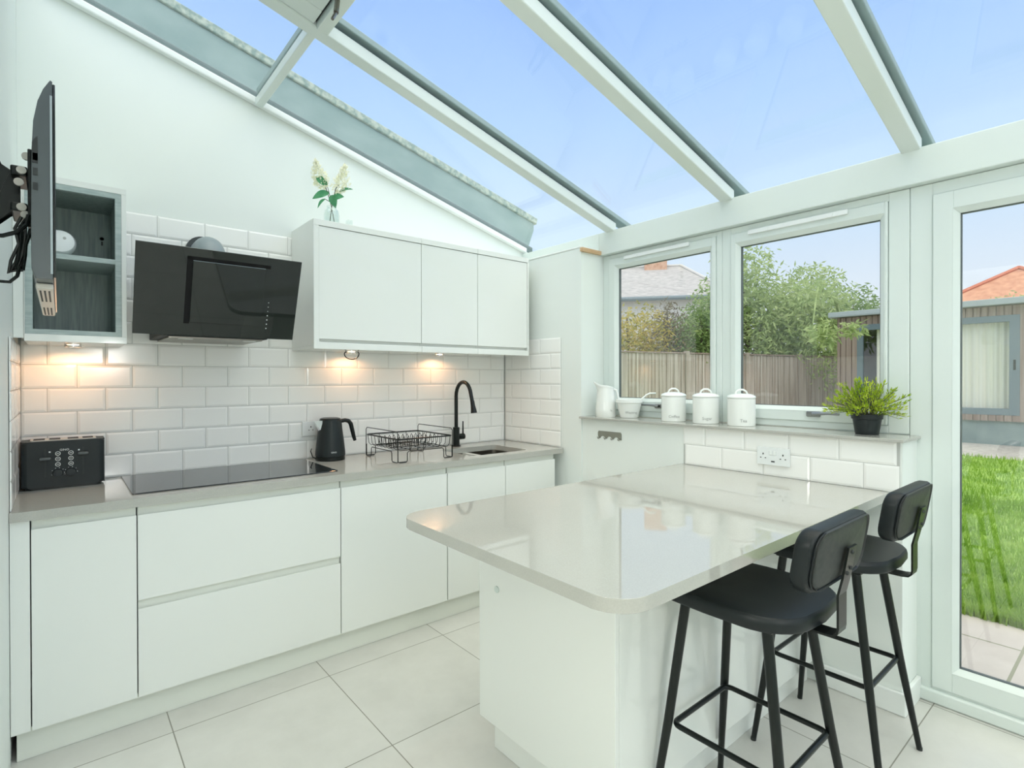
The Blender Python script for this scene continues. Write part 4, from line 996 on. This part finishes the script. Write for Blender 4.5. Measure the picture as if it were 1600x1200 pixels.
# fence: panels and posts
F0, F1 = Vector((5.2, 7.99)), Vector((20.0, 4.18)); fd = (F1-F0).normalized(); fn = Vector((fd.y, -fd.x))
fl_len = (F1-F0).length; pw_ = 1.83; k = 0; s = 1.83
FL_ = ['at the far left, behind the frame beside the jug', 'behind the bowl in the left window', 'crossed by the mullion between the windows', 'right of the canisters in the middle window', 'just left of the garden room', 'running behind the garden room corner', 'farthest right, behind the garden room']
while k < 6:
    a = F0+fd*(s+.055); c = F0+fd*(s+pw_-.055); zb_f = gz(a.x)+.03; zt_f = 1.885
    t = thing('fence', 'x', 'fence', (a.x, a.y, zb_f), math.atan2(fd.y, fd.x), 'weathered closeboard fence panels at the end of the garden')
    t['label'] = 'brown fence panel '+FL_[k]
    Lp = (c-a).length; b = MB(); nb = 17; bwid = Lp/nb
    for i in range(nb):
        b.box(i*bwid, i*bwid+bwid-.012, -.012+(.008 if i % 2 else 0), .006+(.008 if i % 2 else 0), .0, zt_f-zb_f-.03-.006*random.random())
    b.build('boards', M['fence'], t)
    b = MB(); b.box(0, Lp, -.03, .04, zt_f-zb_f-.028, zt_f-zb_f, .003); b.build('capping_rail', M['clad'], t)
    p_ = F0+fd*s; b = MB(); b.box(-.045, .045, -.045, .045, 0, zt_f-gz(p_.x)+.03, .004); o = b.build('timber_post', M['fence']); o.location = (p_.x, p_.y, gz(p_.x)); o.rotation_euler = (0, 0, math.atan2(fd.y, fd.x))
    tag(o, 'timber post left of the panel '+FL_[k], 'post', 'posts of the garden fence')
    s += pw_; k += 1

# garden room
gr = thing('garden_room', 'flat-roofed brown timber-clad garden room with grey framed glazing and cream curtains', 'garden building', (12, 1, .2))
mi = Matrix.Translation((-12, -1, -.2))
def putg(b, n, m, p=None):
    o = b.build(n, m, p or gr)
    if not p: o.matrix_parent_inverse = mi
    return o
GX = 12.0
b = MB(); b.box(GX+.05, 15.5, -4, 4.15, .2, .60); putg(b, 'base', M['deckg'])
b = MB(); nb = 0; y = -4.0
def clad(y0, y1, z0, z1):
    yy = y0
    while yy < y1-.01:
        b.box(GX, GX+.03, yy, min(yy+.085, y1), z0, z1); yy += .1
b.box(GX+.02, GX+.10, 1.45, 3.80, 2.36, 2.52); b.box(GX+.02, GX+.10, -4, 1.45, .60, 2.52); b.box(GX+.02, GX+.10, 3.80, 4.15, .60, 2.52); b.box(GX+.02, GX+.1, 1.45, 3.8, .6, .70)
clad(-4, 1.45, .60, 2.52); clad(3.8, 4.15, .60, 2.52); clad(1.45, 3.8, 2.36, 2.52); clad(1.45, 3.8, .6, .70)
b.box(GX+.1, 15.5, 4.07, 4.15, .6, 2.52); b.box(15.4, 15.5, -4, 4.07, .6, 2.52); b.box(GX+.1, 15.4, -4, -3.9, .6, 2.52)
putg(b, 'cladding', M['clad'])
b = MB(); b.box(GX-.12, 15.6, -4.2, 4.28, 2.53, 2.635, .01); putg(b, 'roof', M['fascia'])
b = frame_mb(1.45, 3.80, .70, 2.36, .10, .13, .11, .11, GX-.004, GX+.07, .004); b.box(GX+.005, GX+.065, 2.50, 2.56, .79, 2.26)
fr_ = putg(b, 'window_frame', M['frameg'])
b = MB(); b.box(GX+.03, GX+.04, 1.55, 3.70, .79, 2.26); b.build('pane', M['pane'], fr_).matrix_parent_inverse = Matrix.Identity(4)
b = MB(); b.box(GX+.9, GX+.92, 1.2, 4.0, .61, 2.5); putg(b, 'interior', M['darkin'])
b = MB(); t = bmesh.new(); pv = None
for i in range(161):
    y = 1.60+1.90*i/160; x = GX+.16+.022*math.sin(i*.78)+.010*math.sin(i*.31)
    v = (t.verts.new((x, y, .74)), t.verts.new((x, y, 2.30)))
    if pv: t.faces.new((pv[0], v[0], v[1], pv[1]))
    pv = v
b.merge(t); o = putg(b, 'curtain', M['curtain']); sd = o.modifiers.new('thick', 'SOLIDIFY'); sd.thickness = .006
b = MB(); b.box(GX-.012, GX, 1.50, 1.53, 1.45, 1.62, .003); b.build('handle', M['rubber'], fr_).matrix_parent_inverse = Matrix.Identity(4)

# houses
hs = thing('house', 'house with grey tiled hip roof and brick chimney behind the bushes in the left window', 'house', (20, 16, .2))
mi = Matrix.Translation((-20, -16, -.2))
E2 = Vector((22.6, 11.8)); d_ = Vector((.614, -.789)); n_h = Vector((.789, .614)); zE, zR = 4.95, 7.0
def h3(s, q, z): p = E2-d_*s+n_h*q; return (p.x, p.y, z)
t = bmesh.new(); A = [t.verts.new(p) for p in (h3(0, 0, zE), h3(14, 0, zE), h3(14, 7, zE), h3(0, 7, zE), h3(2, 3.5, zR), h3(12, 3.5, zR))]
for q in ((0, 1, 5, 4), (1, 2, 5), (2, 3, 4, 5), (3, 0, 4), (0, 3, 2, 1)): t.faces.new([A[i] for i in q])
b = MB(); b.merge(t); o = b.build('roof', M['slate'], hs); o.matrix_parent_inverse = mi
b = MB(); b.tube([h3(0, 0, zE+.02), h3(2, 3.5, zR+.02)], .07, 6); b.tube([h3(2, 3.5, zR+.02), h3(12, 3.5, zR+.02)], .07, 6); o = b.build('ridge_tiles', M['render'], hs); o.matrix_parent_inverse = mi
t = bmesh.new()
A = [t.verts.new(p) for p in (h3(.3, .3, .2), h3(13.7, .3, .2), h3(13.7, 6.7, .2), h3(.3, 6.7, .2), h3(.3, .3, zE-.01), h3(13.7, .3, zE-.01), h3(13.7, 6.7, zE-.01), h3(.3, 6.7, zE-.01))]
for q in ((0, 1, 5, 4), (1, 2, 6, 5), (2, 3, 7, 6), (3, 0, 4, 7), (0, 3, 2, 1), (4, 5, 6, 7)): t.faces.new([A[i] for i in q])
b = MB(); b.merge(t); o = b.build('walls', M['render'], hs); o.matrix_parent_inverse = mi
b = MB(); b.tube([h3(-.05, -.08, zE-.06), h3(14, -.08, zE-.06)], .10, 8); o = b.build('gutter', M['frameg'], hs); o.matrix_parent_inverse = mi
t = bmesh.new(); c0 = (2.7, 3.1)
A = [t.verts.new(h3(c0[0]+a, c0[1]+q, z)) for z in (zR-.6, zR+1.1) for a, q in ((0, 0), (1.1, 0), (1.1, .8), (0, .8))]
for q in ((0, 1, 2, 3), (4, 7, 6, 5), (0, 4, 5, 1), (1, 5, 6, 2), (2, 6, 7, 3), (3, 7, 4, 0)): t.faces.new([A[i] for i in q])
b = MB(); b.merge(t); o = b.build('chimney', M['brick'], hs); o.matrix_parent_inverse = mi
hr = thing('house', 'house with orange tiled roof rising behind the garden room seen through the door', 'house', (31, 3.7, .2))
mi = Matrix.Translation((-31, -3.7, -.2))
AP = (31.5, 3.85, 6.0)
t = bmesh.new(); A = [t.verts.new(p) for p in ((27.7, 8.3, 3.3), (27.7, -.6, 3.3), (35.2, -.6, 3.3), (35.2, 8.3, 3.3), AP)]
for q in ((0, 1, 4), (1, 2, 4), (2, 3, 4), (3, 0, 4), (0, 3, 2, 1)): t.faces.new([A[i] for i in q])
b = MB(); b.merge(t); o = b.build('roof', M['redroof'], hr); o.matrix_parent_inverse = mi
b = MB(); b.tube([(27.7, 8.3, 3.33), (31.5, 3.85, 6.03)], .09, 6); b.tube([(27.7, -.6, 3.33), (31.5, 3.85, 6.03)], .09, 6); o = b.build('ridge_tiles', M['redridge'], hr); o.matrix_parent_inverse = mi
b = MB(); b.box(28, 35, -.3, 8, .2, 3.29); o = b.build('walls', M['render'], hr); o.matrix_parent_inverse = mi

# trees and bushes
def tree(name, loc, blobs, nleaf, size, m, label, cat, seed, trunk=True, droop=.0, group='trees and bushes beyond the fence'):
    rr = random.Random(seed); t = thing(name, label, cat, loc, group=group)
    b = MB(); tot = sum(q[3]*q[4] for q in blobs)
    for (x, y, z, r_, rz_) in blobs:
        k_ = int(nleaf*r_*rz_/tot)
        for i in range(k_):
            u = Vector((rr.gauss(0, 1), rr.gauss(0, 1), rr.gauss(0, 1))).normalized()*(rr.random()**.42)
            p = Vector((x+u.x*r_, y+u.y*r_, z+u.z*rz_)); p += Vector((rr.gauss(0, .06), rr.gauss(0, .06), rr.gauss(0, .06)))
            d = Vector((rr.gauss(0, 1), rr.gauss(0, 1), rr.gauss(0, .7)-droop)); leaf(b, p, d, size*rr.uniform(.7, 1.4), size*rr.uniform(.25, .4), rnd=rr)
    b.build('foliage', m, t)
    if trunk:
        b = MB(); top = max(q[2] for q in blobs)
        b.tube([(0, 0, 0), (.03, 0, top*.5), (0, .05, top)], [.09, .06, .02], 8)
        for q in blobs: b.tube([(0, 0, top*.4), (q[0]*.5, q[1]*.5, q[2]*.8), (q[0], q[1], q[2]+q[4]*.6)], [.04, .025, .008], 6)
        b.build('trunk', M['bark'], t, True)
    return t
tree('leafy_tree', (13.5, 6.75, .2), [(-.2, .3, 2.2, 1.15, 1.5), (-.1, .1, 3.6, .85, 1.15), (.7, -.2, 2.6, .9, 1.3), (-.9, .6, 1.8, .8, 1.2)], 9500, .15, M['g_tree'], 'tallest pale green tree behind the fence, at the left of the middle window', 'tree', 1, droop=.5)
tree('leafy_tree', (15.2, 6.0, .2), [(0, 0, 2.0, 1.2, 1.5), (.1, -.1, 3.2, .95, 1.0), (-.9, .2, 2.2, .7, 1.2)], 8500, .15, M['g_tree'], 'rounded pale green tree in the centre of the middle window, right of the tallest tree', 'tree', 2, droop=.5)
T3 = tree('leafy_tree', (17.2, 5.6, .2), [(0, 0, 2.0, 1.2, 1.3), (1.2, -.1, 2.0, 1.1, 1.4), (.2, .0, 2.8, .95, 1.0)], 6500, .15, M['g_dark'], 'lower green tree behind the left corner of the garden room', 'tree', 3)
tree('flowering_bush', (9.95, 7.75, .1), [(-.3, .2, 1.6, .85, 1.25), (.45, -.1, 1.8, .75, 1.15), (-.45, .4, 2.6, .22, .55)], 7000, .11, M['g_yel'], 'yellow-green bush behind the fence at the left of the left window', 'bush', 4)
tree('purple_bush', (10.85, 7.35, .1), [(0, 0, 1.7, .62, 1.2), (.1, .05, 2.5, .34, .55)], 2300, .10, M['g_red'], 'dull brown-purple bush between the yellow bush and the green tree in the left window', 'bush', 5)
tree('green_bush', (11.7, 6.95, .15), [(0, 0, 1.7, .8, 1.2), (.2, -.1, 2.6, .6, .9), (-.5, .3, 1.8, .45, .9)], 5200, .12, M['g_dark'], 'tall green bush behind the fence at the right of the left window', 'bush', 6, droop=.3)
rr = random.Random(8); b = MB()
for (x, y, z, r_, rz_, n_) in ((-6.20, -1.55, 1.98, .28, .30, 170), (-5.85, -1.92, 2.05, .24, .14, 120), (-5.3, -1.0, 2.9, .5, .3, 160), (-4.2, -.7, 3.1, .5, .35, 160)):
    for i in range(n_):
        u = Vector((rr.gauss(0, 1), rr.gauss(0, 1), rr.gauss(0, 1))).normalized()*(rr.random()**.45)
        leaf(b, (x+u.x*r_, y+u.y*r_, z+u.z*rz_), (rr.gauss(0, 1), rr.gauss(0, 1), rr.gauss(0, .7)-.6), .14*rr.uniform(.7, 1.4), .045, rnd=rr)
b.tube([(0, 0, 1.6), (-2.2, -.4, 3.0), (-4.4, -.8, 3.15), (-5.6, -1.2, 2.7), (-6.3, -1.4, 2.0)], [.05, .04, .028, .018, .006], 6)
b.build('overhanging_branch', M['g_tree'], T3)
tree('leafy_tree', (21.0, 2.6, .2), [(0, 0, 3.0, .85, .55), (-.2, -.9, 3.3, .7, .55)], 900, .13, M['g_tree'], 'sparse treetop in front of the orange-roofed house', 'tree', 9)
